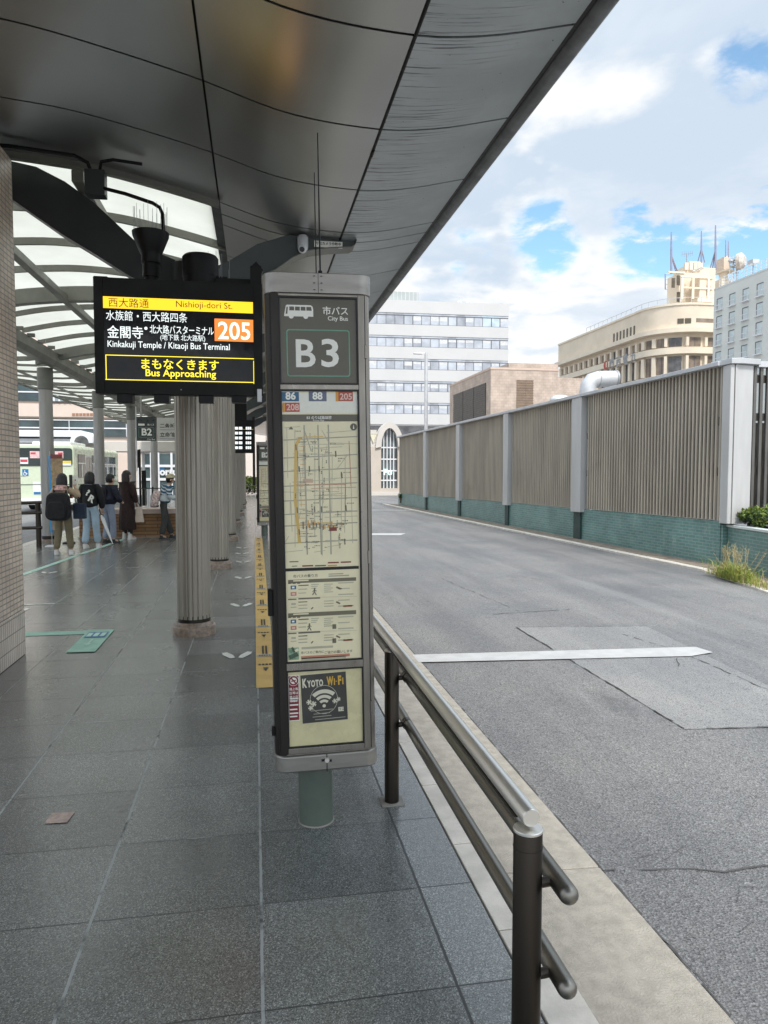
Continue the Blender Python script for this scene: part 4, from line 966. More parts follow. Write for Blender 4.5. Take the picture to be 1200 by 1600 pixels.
# small route sign stand with blue edge
q = PZ(80, 851); q.y = 17.0; q.x = PY(80, 800, 17.0).x
t = thing('sign_stand', 'narrow brown sign board with bright blue edge at the queue', 'sign', (q.x, 17.0, 0))
g = G(); a, b = PY(76, 712, 17.0), PY(82, 832, 17.0); g.box(a.x, b.x, 16.98, 17.06, b.z, a.z, pm('bright_blue_panel', (.02, .34, .75), .4, 0, .05)); g.build('side_strip', t)
g = G(); c_ = PY(96.5, 710, 17.0); d_ = PY(96.5, 828, 17.0); g.box(b.x+.003, c_.x, 16.98, 17.06, d_.z, c_.z, pm('brown_notice', (.36, .25, .14), .5, 0, .3, 14)); g.box(b.x+.003, c_.x, 16.972, 16.98, c_.z-.09, c_.z, pm('notice_red', (.22, .05, .04), .5)); g.build('notice_board', t)
g = G(); g.box(a.x+.02, b.x-.02, 17.0, 17.04, 0, a.z+.1, white_p); g.box(a.x-.1, b.x+.1, 16.9, 17.15, 0, .02, white_p); g.build('post', t)
# road cone-like bollard marker
t = thing('marker_post', 'short red and white striped marker post behind the woman with the dark backpack', 'bollard', (PY(106.5, 800, 17.6).x, 17.6, 0))
x = PY(106.5, 800, 17.6).x
g = G(); redm = pm('marker_red', (.50, .05, .03), .4, 0, .08)
for k, (z0, z1) in enumerate(((.05, .18), (.18, .26), (.26, .34), (.34, .42), (.42, .52))): g.lathe([(.045, z0), (.045, z1)], (x, 17.6, 0), redm if k % 2 else white_p, 14)
g.build('post', t); g = G(); g.lathe([(.14, 0), (.14, .03), (.06, .05)], (x, 17.6, 0), black, 16); g.build('base', t)
# brick planter wall
t = thing('brick_planter', 'long low planter of tan brick courses behind the queue', 'planter', (-3.0, 18.8, 0))
g = G(); g.box(-4.25, -1.3, 18.72, 19.5, .03, .60, tan_brick); g.build('brick_wall', t)
g = G(); g.box(-4.28, -1.27, 18.70, 19.52, 0, .03, conc_dk); g.box(-4.28, -1.27, 18.69, 19.53, .60, .72, pm('pink_coping', (.58, .47, .42), .6, 0, .08)); g.build('coping', t, bevel=.01)
# thin green screen fence on the planter
t = thing('wire_fence', 'thin dark wire fence standing behind the tan brick planter', 'fence', (-3.0, 20.2, 0))
g = G(); y = 20.2
for z in (.2, 1.20): g.tube([(-4.2, y, z), (-1.2, y, z)], .014, dark_metal, 6)
for k in range(40): x = -4.2+3.0*k/39; g.tube([(x, y, .2), (x, y, 1.2)], .005, grey_m, 4)
g.build('wire_panel', t)
for x in (-4.2, -2.7, -1.2): g = G(); g.box(x-.02, x+.02, y-.02, y+.02, 0, 1.24, dark_metal); g.build('post', t)
# platform edge rail on the far left
t = thing('guard_rail', 'dark three bar guard rail at the left platform edge beside the bus', 'handrail', (-4.9, 17.0, 0))
def onp(px, py): return PY(px, py, 17.0)
for x in (-4.68, -6.3): g = G(); g.lathe([(.055, -.1), (.055, .97), (.04, .98)], (x, 16.9, 0), rail_dark, 16); g.build('post', t)
for z in (1.0, .78, .45): g = G(); g.tube([(-6.35, 16.88, z-.06), (-4.6, 16.88, z-.02)], .036, rail_dark, 10); g.build('rail', t)

# ================================================================== LOUVRED FENCE ACROSS THE ROAD
ft = Vector((-.047, 1, -.0098)).normalized(); fn = Vector((1, .047, 0)).normalized()
FM = Matrix(((ft.x, fn.x, 0, 8.556), (ft.y, fn.y, 0, 12.14), (ft.z, fn.z, 1, 0), (0, 0, 0, 1)))
FK = Matrix(((ft.x, fn.x, 0, 8.556), (ft.y, fn.y, 0, 12.14), (0, 0, 1, 0), (0, 0, 0, 1)))
t = thing('louvre_fence', 'long tall fence of brown metal louvres on a green glazed brick base', 'fence', (8.556, 12.14, -.15))
FL = 24.8
g = G(); g.box(.03, FL+.2, 0, .3, -.2, .73, green_brick, FM); g.box(8.57, 8.655, 12.105, 12.16, -.2, .66, green_brick); g.build('brick_base', t)
bays = [(.0, 5.15), (5.75, 9.95), (10.45, 14.75), (15.25, 19.4), (19.9, FL)]
random.seed(8)
for a, b in bays:
    g = G(); n = int((b-a)/.115)
    for k in range(n):
        s_ = a+.06+k*.115; g.box(s_, s_+.046, -.015, .022, .75, 3.60, louvre, FM)
    g.build('louvre_panel', t)
    g = G(); g.box(a, b, .17, .19, .74, 3.6, louvre_dk, FM)
    for z in (1.58, 2.52): g.box(a, b, .024, .128, z, z+.16, louvre_rail, FM)
    g.build('louvre_backing', t)
for s0, s1 in ((5.2, 5.7), (10.0, 10.4), (14.8, 15.2), (19.45, 19.85)):
    g = G(); g.box(s0, s1, -.13, .16, .66, 3.6, silver_post, FM); g.build('post', t, bevel=.01)
    g = G(); g.box(s0+.12, s1-.02, -.05, -.003, -.05, .655, pm('slot_dark', (.03, .06, .055), .5), FM); g.build('downpipe_slot', t)
ca_, cb_, cc_ = PY(1127, 600, 12.12).x, PY(1149, 600, 11.86).x, PY(1176, 600, 11.98).x
g = G(); g.prism([(ca_+.03, 12.13, .70), (cb_-.07, 11.90, .70), (cb_, 11.88, .70), (cb_+.02, 12.4, .70), (ca_+.2, 12.4, .70), (ca_+.12, 12.15, .70)], (0, 0, 2.90), silver_post); g.build('corner_post', t, bevel=.012)
g = G(); g.prism([(cb_+.012, 11.87, .70), (cc_, 11.96, .70), (cc_+.04, 12.4, .70), (cb_+.03, 12.4, .70)], (0, 0, 2.90), silver_post); g.build('corner_post', t, bevel=.012)
g = G(); g.prism([(ca_-.02, 12.14, 3.603), (cb_-.09, 11.85, 3.603), (cb_+.1, 11.8, 3.603), (cc_+.1, 11.9, 3.603), (cc_+.1, 12.42, 3.603), (ca_-.02, 12.42, 3.603)], (0, 0, .1), pale_grey); g.build('corner_cap', t, bevel=.008)
g = G(); g.box(.0, FL+.1, -.16, .30, 3.602, 3.68, pale_grey, FM); g.build('top_rail', t, bevel=.008)
# the short return beyond the corner
t = thing('louvre_fence', 'short return of dark open louvres behind the planter bush at right edge', 'fence', (9.7, 12.0, -.15))
dk_l = pm('dark_louvre_return', (.13, .125, .115), .4, .3, .15, 2)
g = G(); y0 = 12.02; xs_ = cc_+.06
for k in range(22): x = xs_+k*.135; g.box(x, x+.055, y0, y0+.05, .75, 3.57, dk_l)
g.build('louvre_panel', t)
g = G()
for z in (.74, 1.6, 2.6, 3.3): g.box(xs_, 12.7, y0+.055, y0+.10, z, z+.14, louvre_dk)
g.box(xs_+.4, 12.7, y0+.6, y0+.62, .2, 2.6, louvre_dk); g.build('frame', t)
g = G(); g.box(cc_+.105, 12.7, y0-.06, y0+.14, 3.575, 3.68, pale_grey); g.build('top_rail', t)
# planter with white coping
a, b = Vector((8.66, 12.10, .67)), Vector((8.17, 8.2, .67))
d_ = (b-a).normalized(); n_ = Vector((d_.y, -d_.x, 0))
if n_.x > 0: n_ = -n_
PM = Matrix(((d_.x, -n_.x, 0, a.x), (d_.y, -n_.y, 0, a.y), (0, 0, 1, 0), (0, 0, 0, 1)))
t = thing('brick_planter', 'low green brick planter with pale coping at the fence corner', 'planter', (a.x, a.y, -.15))
g = G(); g.box(0, 4.6, .0, .14, -.2, .63, green_brick, PM); g.box(.3, .44, .141, 1.2, -.2, .63, green_brick, PM); g.build('brick_wall', t)
g = G(); g.box(-.01, 4.6, -.02, .155, .63, .675, pm('pale_coping', (.62, .66, .64), .5, 0, .08), PM); g.build('coping', t, bevel=.006)
g = G(); g.box(.145, 4.6, .145, 1.2, .30, .57, pm('soil', (.06, .045, .03), .9, 0, .3, 10, bump=.5, bs=20), PM); g.build('soil', t)
# kerb and dirt strip along the fence
dirtm = pm('roadside_dirt', (.25, .20, .155), .9, 0, .3, 6, bump=.5, bs=30, dirt=.5, dirtc=(.12, .10, .07))
g = G(); g.box(-.3, FL+1, -.42, .0, -.3, -.10, dirtm, FK); 
ka, kb = FM @ Vector((-.3, -.60, 0)), PZ(1300, 948, -.03)
kd = (kb-ka); kd.z = 0; kl = kd.length; kd.normalize(); kn = Vector((-kd.y, kd.x, 0))
if kn.x < 0: kn = -kn
KM = Matrix(((kd.x, kn.x, 0, ka.x), (kd.y, kn.y, 0, ka.y), (0, 0, 1, 0), (0, 0, 0, 1)))
g.box(0, kl, .18, 1.6, -.3, -.112, dirtm, KM)
struct(g, 'roadside_strip')
g = G(); s_ = 0.
while s_ < kl: g.box(s_+.005, s_+.595, 0, .175, -.3, -.115, granite_l, KM); s_ += .6
s_ = -.3
while s_ < FL+1.2: g.box(s_+.005, s_+.595, -.60, -.425, -.3, -.105, granite_l, FK); s_ += .6
struct(g, 'far_kerb', bevel=.01)
# ------------------------------------------------------------------ planting
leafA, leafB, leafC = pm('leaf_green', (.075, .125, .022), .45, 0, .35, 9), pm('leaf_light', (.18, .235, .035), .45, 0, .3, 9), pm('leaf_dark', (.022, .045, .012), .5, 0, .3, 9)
twig = pm('twig_brown', (.10, .07, .045), .8)
def leaf_cluster(g, c, r, n, size, mats, seed, flat=.0):
    rr = random.Random(seed); c = Vector(c)
    for k in range(n):
        d = Vector((rr.gauss(0, 1), rr.gauss(0, 1), rr.gauss(0, 1))).normalized()
        q = rr.random()**.45
        p = c + Vector((d.x*r[0], d.y*r[1], d.z*r[2]))*q
        u = Vector((rr.gauss(0, 1), rr.gauss(0, 1), rr.gauss(.4, .6))).normalized(); v = u.orthogonal().normalized()
        v.rotate(Matrix.Rotation(rr.uniform(0, 6.28), 3, u)); s = size*rr.uniform(.6, 1.35)
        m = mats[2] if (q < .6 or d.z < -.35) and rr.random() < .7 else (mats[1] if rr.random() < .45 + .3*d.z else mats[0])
        w_ = u.cross(v)
        g.add([p-v*s*.5, p+w_*s*.28+u*s*.06, p+v*s*.6, p-w_*s*.28+u*s*.06], [(0, 1, 2, 3)], m)
def bush(name, label, cat, c, r, n, size, seed, lobes=7):
    t = thing(name, label, cat, (c[0], c[1], c[2]-r[2]))
    g = G(); rr = random.Random(seed)
    for k in range(lobes):
        o = Vector((rr.uniform(-1, 1)*r[0]*.6, rr.uniform(-1, 1)*r[1]*.5, rr.uniform(-.5, .6)*r[2]*.8))
        leaf_cluster(g, Vector(c)+o, (r[0]*rr.uniform(.4, .6), r[1]*.55, r[2]*rr.uniform(.4, .6)), n//lobes, size, (leafA, leafB, leafC), seed+k)
    g.build('foliage', t, smooth=0)
    g = G()
    for k in range(9):
        e = Vector(c)+Vector((rr.uniform(-.7, .7)*r[0], rr.uniform(-.5, .5)*r[1], rr.uniform(0, .7)*r[2])); b_ = Vector((c[0]+rr.uniform(-.3, .3)*r[0], c[1], c[2]-r[2])); g.tube([b_, b_.lerp(e, .5)+Vector((0, 0, .04)), e], [.014, .01, .004], twig, 5)
    g.build('branches', t)
    return t
cb = PZ(1190, 828, .62); cb = PX(1194, 806, 8.98); bush('planter_bush', 'dense green shrub growing in the planter at right edge', 'shrub', cb, (.33, .46, .27), 2100, .075, 21, 9)
q = PZ(627.5, 789, -.1); bush('small_bush', 'small yellow green bush at the far end of the louvre fence', 'shrub', (q.x, q.y, .28), (.25, .3, .28), 420, .09, 33)
t = thing('hedge', 'low yellow green hedge far off beneath the distant display', 'hedge', (.0, 50, 0))
g = G()
for k in range(10): leaf_cluster(g, (-1.6+k*.36, 50.8, .55), (.4, .4, .5), 260, .13, (leafA, leafB, leafC), 50+k)
for k in range(10): leaf_cluster(g, (-1.6+k*.36, 52.2, 1.0), (.4, .4, .28), 200, .13, (leafB, leafB, leafA), 90+k)
g.build('foliage', t, smooth=0)
# tuft of roadside grass
grA, grB, grC = pm('grass_green', (.22, .30, .045), .6, 0, .3, 9), pm('grass_yellow', (.40, .40, .085), .6, 0, .25, 9), pm('grass_straw', (.42, .34, .17), .7, 0, .25, 9)
g = G(); rr = random.Random(12)
o = PZ(1148, 897, -.03)
for k in range(1500):
    u_ = rr.gauss(0, 1); ctr = rr.random() < .55
    ex = o + d_*(rr.gauss(0, .26) if ctr else rr.uniform(-.65, 1.1)) + n_*rr.uniform(-.16, .14); ex.z = -.12
    h = (rr.uniform(.14, .36) if ctr else rr.uniform(.05, .16)); lean = Vector((rr.gauss(0, .45), rr.gauss(0, .45), 0))*h
    w_ = Vector((-lean.y, lean.x, 0)).normalized()*rr.uniform(.003, .006)
    m = grC if rr.random() < (.14 if ctr else .5) else (grA if rr.random() < .6 else grB)
    p1 = ex+lean*.3+Vector((0, 0, h*.6)); p2 = ex+lean+Vector((0, 0, h*rr.uniform(.75, 1)))
    g.add([ex-w_, ex+w_, p1+w_*.7, p2, p1-w_*.7], [(0, 1, 2, 4), (4, 2, 3)], m)
for k in range(46):
    ex = o + d_*rr.uniform(-.35, .45)+n_*rr.uniform(-.1, .1); h = rr.uniform(.32, .50); tp = ex+Vector((rr.gauss(0, .10), rr.gauss(0, .1), h))
    g.tube([ex, ex.lerp(tp, .5), tp], .0025, grC, 4)
    for j in range(7): pp = ex.lerp(tp, .7+.3*j/6); e = Vector((rr.gauss(0, 1), rr.gauss(0, 1), .6)).normalized()*.035; g.add([pp, pp+e+Vector((.006, 0, 0)), pp+e*1.3], [(0, 1, 2)], grC)
for k in range(5): leaf_cluster(g, o+d_*(-.25+.15*k)+Vector((0, 0, .02)), (.14, .08, .12), 60, .035, (grA, grB, grA), 300+k)
for k in range(420):
    ex = o + d_*rr.uniform(-.9, 1.6) + n_*rr.uniform(-.22, .12); ex.z = -.12; h = rr.uniform(.03, .09); lean = Vector((rr.gauss(0, .8), rr.gauss(0, .8), 0))*h; w_ = Vector((-lean.y, lean.x, 0)).normalized()*.003
    g.add([ex-w_, ex+w_, ex+lean+Vector((0, 0, h))], [(0, 1, 2)], grC if rr.random() < .6 else grB)
tag(g.build('grass_tuft', org=(o.x, o.y, -.12), smooth=0), 'tuft of yellow green roadside grass with dry seed heads below the planter', 'grass', kind='stuff')

# ================================================================== BUILDINGS
# street lamp
lp = PY(665.5, 690, 55)
t = thing('street_lamp', 'slim pale street lamp with short arm in front of the white office block', 'street lamp', (lp.x, 55, -.15))
g = G(); tz = PY(665, 551, 55).z; g.tube([(lp.x, 55, -.15), (lp.x, 55, tz)], [.16, .13], pale_grey, 12); g.build('post', t)
g = G(); g.tube([(lp.x, 55, tz-.08), (lp.x-.5, 55, tz-.02), (lp.x-.9, 55, tz-.08)], .045, pale_grey, 8); g.build('arm', t)
g = G(); g.box(lp.x-1.0, lp.x-.3, 54.86, 55.14, tz-.14, tz-.05, pale_grey); g.build('lamp_head', t, bevel=.03)

# white office block (own frame: x along facade, y depth)
oR = PY(795, 475, 115)
OM = Matrix.Translation((oR.x, 115, 0)) @ Matrix.Rotation(R(-1.6), 4, 'Z')
t = thing('office_block', 'white office block with five dark edged window bands behind the fence', 'building', (oR.x-15, 122, -.15))
ZT = oR.z
W0 = -42
g = G(); g.box(W0, 0, .12, 25, -.2, ZT, office_white, OM); wall = g.build('wall', t)
zz_ = lambda py: PY(700, py, 115.5).z
bands = [(509.5, 491.5), (544, 526.6), (579, 562), (613, 596.5), (647.5, 630)]
edges = [ZT] + [z for b_ in bands for z in (zz_(b_[1]), zz_(b_[0]))] + [zz_(664)]
for k in range(0, len(edges)-1, 2):
    g = G(); g.box(W0, .02, -.03, .11, edges[k+1], edges[k], office_white, OM); 
    x = W0
    while x < 0: g.box(x-.02, x+.02, -.036, -.031, edges[k+1], edges[k], pm('panel_joint', (.58, .58, .60), .6), OM); x += 2.9
    g.build('facade_band', t)
frm = pm('window_frame_dark', (.12, .12, .13), .5)
rr = random.Random(5)
for bi, (p0, p1) in enumerate(bands):
    z0, z1 = zz_(p0), zz_(p1)
    for k in range(18):
        x1 = -.06-1.455*k; x0 = x1-1.455
        g = G()
        gm = glass_pale if rr.random() < .78 else (pm('window_glass_mid', (.36, .38, .42), .12, 0, .25, .5) if rr.random() < .7 else pm('window_glass_cool', (.50, .60, .66), .12, 0, .2, .5))
        g.box(x0, x1, .06, .10, z0, z1, gm, OM); bl = rr.choice((0, 0, .25, .4)); 
        g.box(x0, x1, .02, .058, z1-.42, z1-.30, frm, OM); g.box(x0, x1, .03, .058, z0, z0+.07, frm, OM); g.box(x0, x0+(.13 if k % 5 in (0, 1) else .07), .02, .058, z0+.07, z1-.42, frm, OM)
        if bl: g.box(x0+.1, x1-.05, .0585, .0595, z1-.42-(z1-z0)*bl, z1-.42, pm('roller_blind', (.62, .62, .62), .7), OM)
        g.build('window', t, smooth=0)
g = G(); g.box(W0, 0, .11, .14, zz_(684), zz_(666), glass_dk, OM); g.build('lower_glazing', t)
g = G(); g.box(W0, .02, -.03, .15, zz_(690), zz_(684.5), pale_grey, OM); g.build('lower_band', t)
g = G(); p = PY(655, 446, 118); h_ = PY(655, 453, 118).z
for k in range(18): g.box(-40, oR.x*0-19.2, 3-.01*k, 3.1, 0, 0, grey_m) if False else None
g.box(-44, -20.3, 3, 10, ZT, PY(600, 445, 118).z, pm('penthouse', (.44, .44, .42), .7), OM); g.box(-20.3, -14.5, 3, 9, ZT, PY(640, 455, 118).z, pm('rooftop_screen', (.40, .43, .42), .5, 0, .08, .4), OM)
for k in range(9): g.box(-20.0+k*.65, -19.9+k*.65, 2.96, 2.995, ZT, PY(640, 455, 118).z, pale_grey, OM)
g.build('rooftop_housing', t)
for px_ in (717, 730):
    g = G(); p = PY(px_, 474, 117); g.tube([(p.x, 117.5, ZT), (p.x, 117.5, p.z)], .55, grey_m, 12); g.tube([(p.x, 117.5, p.z), (p.x+.6, 117.3, p.z+.2)], .5, pale_grey, 12); g.build('rooftop_vent', t)

# arched building at the end of the road
YB = 52
t = thing('arched_building', 'cream stone building with tall arched window at the road end', 'building', (8, 55, -.15))
def B(px, py): return PY(px, py, YB)
xl, xr = B(540, 700).x, B(631.5, 700).x; zt = B(600, 672).z
wl, wr = B(595.5, 700).x, B(621.5, 700).x; zs = B(600, 698).z; zb = B(600, 763).z; zc = B(608, 669).z; xm = (wl+wr)/2
def archpts(w_, zs_, top, n=16): return [(xm+w_*math.cos(a), zs_+(top-zs_)*math.sin(a)) for a in (math.pi*i/n for i in range(n+1))]
g = G(); hw_ = (wr-wl)/2
inner = archpts(hw_, zs, zc)
g.box(xl, wl, YB, YB+6, -.2, zs, cream); g.box(wr, xr, YB, YB+6, -.2, zs, cream); g.box(wl, wr, YB, YB+6, -.2, zb, cream)
g.box(xl, wl, YB+.02, YB+6, zs, zt-.25, cream_l); g.box(wr, xr, YB+.02, YB+6, zs, zt-.55, cream_l); g.box(wl, wr, YB+1.2, YB+6, zb, zt-.3, cream)
n = len(inner)
g.build('wall', t)
g = G(); out = archpts(hw_+.42, zs-.1, zc+.42)
g.add([(x, YB-.18, z) for x, z in inner]+[(x, YB-.18, z) for x, z in out]+[(x, YB+.8, z) for x, z in inner]+[(x, YB+.8, z) for x, z in out], [(i, i+1, n+i+1, n+i) for i in range(n-1)]+[(n+i, n+i+1, 3*n+i+1, 3*n+i) for i in range(n-1)]+[(2*n+i, i, i+1, 2*n+i+1)[::-1] for i in range(n-1)], cream_l)
g.box(xl-.1, wl-.35, YB-.12, YB+.1, zt-.3, zt, cream_l); g.build('arch_trim', t, smooth=40)
g = G(); g.prism([(wl, YB+.35, zb), (wr, YB+.35, zb)] + [(x, YB+.35, z) for x, z in inner], (0, .05, 0), pm('arch_glass', (.10, .12, .125), .08, 0, .5, 1.2)); win = g.build('window', t)
g = G()
for k in range(1, 5): x = wl+(wr-wl)*k/5; hz = zs+(zc-zs)*math.sqrt(max(0, 1-((x-xm)/hw_)**2)); g.box(x-.035, x+.035, YB+.28, YB+.345, zb, hz, white_p)
for z in (zs-.05, zs-.9, zs-1.75, zs-2.45): g.box(wl, wr, YB+.27, YB+.346, z-.05, z+.05, white_p)
g.build('mullion', win)
g = G(); p = B(600.5, 742); g.text('Po', (p.x, YB+.2, p.z), XA, ZA, em('lit_pale_green', (.62, 1., .85), .8), w=.62, bold=.03); g.build('lettering', win, smooth=0)
g = G(); p = B(582, 676); g.prism([(p.x-.25, YB-.1, p.z), (p.x+.35, YB-.1, p.z), (p.x+.05, YB-.1, p.z-.75)], (0, .1, 0), pm('pale_wall_lamp', (.66, .62, .46), .5)); g.build('wall_lamp', t)
g = G(); g.box(xl, xr, YB-.06, YB-.002, -.2, .12, cream_l); g.build('plinth', t)

# pinkish tiled building behind the fence
pk = PY(767, 577, 45)
t = thing('tiled_building', 'pink tiled low building with dark louvred openings behind the fence', 'building', (pk.x, 45, -.15))
yN = 45; yF = PX(703, 605, pk.x).y; xE = PY(873, 570, 45).x
zlo = PX(705, 664, pk.x).z
g = G(); g.box(pk.x, xE, yN, yF, -.2, pk.z, pink_tile); g.build('wall', t)
g = G(); g.box(pk.x-.03, xE+.02, yN-.03, yF+.02, pk.z-.001, pk.z+.14, pm('pink_parapet', (.62, .47, .38), .6, 0, .05)); g.build('parapet', t)
z1 = PX(757, 599, pk.x).z; z0 = z1-3.6
dkl = pm('dark_louvre', (.075, .062, .05), .4, .2, .2, 2)
ya, yb = PX(760, 600, pk.x).y, PX(709, 620, pk.x).y
for k in range(3):
    g = G(); a_, b_ = ya+(yb-ya)*k/3+.06, ya+(yb-ya)*(k+1)/3-.06
    g.box(pk.x-.04, pk.x-.002, a_, b_, z0, z1, dkl)
    for j in range(26): g.box(pk.x-.07, pk.x-.041, a_, b_, z0+.14*j, z0+.14*j+.05, pm('louvre_slat', (.13, .115, .095), .5, .2))
    g.build('louvre_opening', t)
g = G(); a, b = PY(807, 594, yN), PY(833, 637, yN); 
for k in range(2):
    xa = a.x+(b.x-a.x)*k/2
    g.box(xa+.02, a.x+(b.x-a.x)*(k+1)/2-.02, yN-.03, yN-.003, b.z-1, a.z, pm('shutter_brown', (.26, .185, .13), .5, .1, .15, 3))
for j in range(18): g.box(a.x, b.x, yN-.05, yN-.031, b.z-1+.16*j, b.z-1+.16*j+.04, pm('shutter_slat', (.20, .14, .10), .5))
g.build('shutter', t)
t = thing('tiled_building', 'taller pink tiled block with stepped top, left of the beige building', 'building', (22, 62, -.15))
g = G()
for (pa, pb, py, Y, D) in ((795, 872, 567, 62, 8), (866, 935, 590, 60, 1.5)):
    a, b = PY(pa, py, Y), PY(pb, py, Y); g.box(a.x, b.x, Y, Y+D, -.2, a.z, pink_tile)
g.build('wall', t)
# silver duct
t = thing('duct_pipe', 'fat silver ventilation duct bending over the louvre fence', 'duct', (12, 33, -.15))
p = [PY(918, 660, 34), PY(918, 612, 34), PY(919.5, 602, 34), PY(925, 595, 34), PY(934, 592.5, 34), PY(945, 592, 34), PY(963, 592, 34)]
g = G(); g.tube(p, .40, pale_grey, 24); g.build('pipe', t, smooth=50)
g = G(); g.tube([p[4], p[4]+Vector((.06, 0, 0))], .43, pale_grey, 24); g.build('flange', t); g = G(); g.tube([p[6]-Vector((.1, 0, 0)), p[6]], .43, grey_m, 24); g.build('flange', t)
t = thing('roof_vent', 'small rounded pale vent just above the fence top beside the shutter', 'vent', (13.5, 38, 4))
p = PY(876, 618, 38); g = G(); g.ball((p.x, 38, p.z-.25), .42, pale_grey, 16, 8, sz=.7, sx=1.5); g.build('hood', t); g = G(); g.box(p.x-.5, p.x+.5, 37.7, 38.3, p.z-2, p.z-.2, pale_grey); g.build('base', t)

# beige rounded-corner building
cr = PY(1010, 480, 118); BX, BYc, RAD = cr.x, 120, 7.0
def bpath(s_):     # s<0: back along the straight facade; then round the corner
    if s_ <= 0: return Vector((BX, BYc-s_, 0)), Vector((-1, 0, 0))
    a_ = s_/RAD
    if a_ < math.pi/2: return Vector((BX+RAD-RAD*math.cos(a_), BYc-RAD*math.sin(a_), 0)), Vector((-math.cos(a_), -math.sin(a_), 0))
    return Vector((BX+RAD+(s_-RAD*math.pi/2), BYc-RAD, 0)), Vector((0, -1, 0))
def band(g, s0, s1, z0, z1, off, th, m, step=1.0):
    n = max(1, int((s1-s0)/step)); vs = []
    for i in range(n+1):
        p, q = bpath(s0+(s1-s0)*i/n); 
        for o_, z in ((off, z0), (off, z1), (off-th, z1), (off-th, z0)): r_ = p+q*o_; vs.append((r_.x, r_.y, z))
    fs = []
    for i in range(n):
        for j in range(4): fs.append((i*4+j, i*4+(j+1) % 4, (i+1)*4+(j+1) % 4, (i+1)*4+j))
    g.add(vs, fs+[(0, 1, 2, 3), (n*4+3, n*4+2, n*4+1, n*4)], m)
S0 = BYc-PX(872, 560, BX).y; S1 = RAD*math.pi/2+14
zB = lambda py, px=1000: PX(px, py, BX).z
ZT = PY(1060, 477, 115).z
z_par = ZT
zc1 = PX(1000, 560-0, BX).z
# levels measured at the corner (px 1060, Y about 114)
zl = lambda py: PY(1060, py, 114).z
L_par, L_sl, L_c0, L_c1, L_w1a, L_w1b, L_sp0, L_sp1 = zl(477), zl(505), zl(513), zl(521), zl(527), zl(541), zl(543), zl(553)
t = thing('beige_building', 'beige building with rounded corner and rooftop antenna tower', 'building', (BX+10, 130, -.15), None)
g = G(); band(g, S0, S1, -.2, L_c1, -.5, 12, beige, 1.2); band(g, S0, S1, L_c1, L_par, -.05, 12, beige, 1.2); g.build('wall', t, smooth=40)
for z0, z1, off in ((L_c0, L_c1+.1, .75), (L_sp1, L_sp0, .35), (zl(598), zl(588), .35)):
    g = G(); band(g, S0-.3, S1, min(z0, z1), max(z0, z1), off, 1.2, beige_l); g.build('cornice', t, smooth=40)
g = G(); band(g, S0, S1, L_par, L_par+.35, .12, .6, beige_l); g.build('parapet', t, smooth=40)
g = G(); band(g, S0*.6, S1, L_par+1.2, L_par+1.28, .0, .08, pale_grey)
s_ = S0*.6
while s_ < S1: p, q = bpath(s_); g.box(p.x-.05, p.x+.05, p.y-.05, p.y+.05, L_par+.35, L_par+1.2, pale_grey); s_ += 1.8
g.build('roof_railing', t)
rw = random.Random(3)
for z0, z1 in ((L_w1b, L_w1a), (zl(586), zl(556))):
    s_ = S0+1.0
    g = G()
    while s_ < S1-1.5:
        p, q = bpath(s_+1.35); ang = math.atan2(q.y, q.x)
        Mx = Matrix.Translation((p.x, p.y, 0)) @ Matrix.Rotation(ang, 4, 'Z')
        gw = G(); ww = .78 if s_ < 4 else 1.05
        gw.box(-.48, -.40, -ww, ww, z0, z1, glass_brown if rw.random() < .75 else glass_dk, Mx); gw.box(-.399, -.36, -.04, .04, z0, z1, frm, Mx)
        gw.build('window', t, smooth=0)
        g = G(); g.box(-.499, .05, -1.55 if s_ < 4 else -1.75, -ww-(.12 if s_ < 4 else .2), z0, z1, beige_l, Mx); g.build('pier', t)
        s_ += 2.35 if s_ < 4 else 3.4
for k in range(7):
    p, q = bpath(-2.0-k*1.25); g = G(); g.box(p.x-.06, p.x+.02, p.y-.22, p.y+.22, zl(512), zl(496), pm('slit_window', (.10, .085, .06), .3)); g.build('slit_window', t)
def px_of(P):
    v = CM.transposed() @ (Vector(P)-EYE); return 600+FPX*v.x/-v.z
def s_at(px): return min((abs(px_of(bpath(k*.1)[0])-px), k*.1) for k in range(0, 300))[1]
for px_ in (1058, 1069):
    p, q = bpath(s_at(px_)); Mx = Matrix.Translation((p.x, p.y, 0)) @ Matrix.Rotation(math.atan2(q.y, q.x), 4, 'Z'); g = G(); g.box(-.3, .0, -.5, .5, zl(506), zl(498), pm('slit_window', (.1, .085, .06), .3), Mx); g.build('small_window', t)
g = G(); band(g, s_at(1082), s_at(1113), zl(504), zl(498), .0, .3, glass_brown); g.build('balcony_opening', t)
# company lettering on the spandrel
g = G(); zc_ = (L_sp0+L_sp1)/2
sgnd = pm('sign_grey', (.30, .31, .33), .5, .2)
for k, ch in enumerate('関西電力'):
    p, q = bpath(-2.2-6.9+k*0+ (k*2.6) - 0.3); g.text(ch, (p.x-.42, p.y+.9, zc_-.85), Vector((0, -1, 0)), ZA, sgnd, w=1.7, h=1.7, bold=.02)
p, q = bpath(-11.8); g.add([(p.x-.42, p.y+.85*math.cos(a_), zc_+.85*math.sin(a_)) for a_ in (i*math.pi/8 for i in range(16))], [tuple(range(16))], pm('sign_red', (.42, .05, .04), .5)); g.box(p.x-.44, p.x-.425, p.y-.5, p.y-.1, zc_-.5, zc_+.5, beige_l)
g.build('lettering', t, smooth=0)
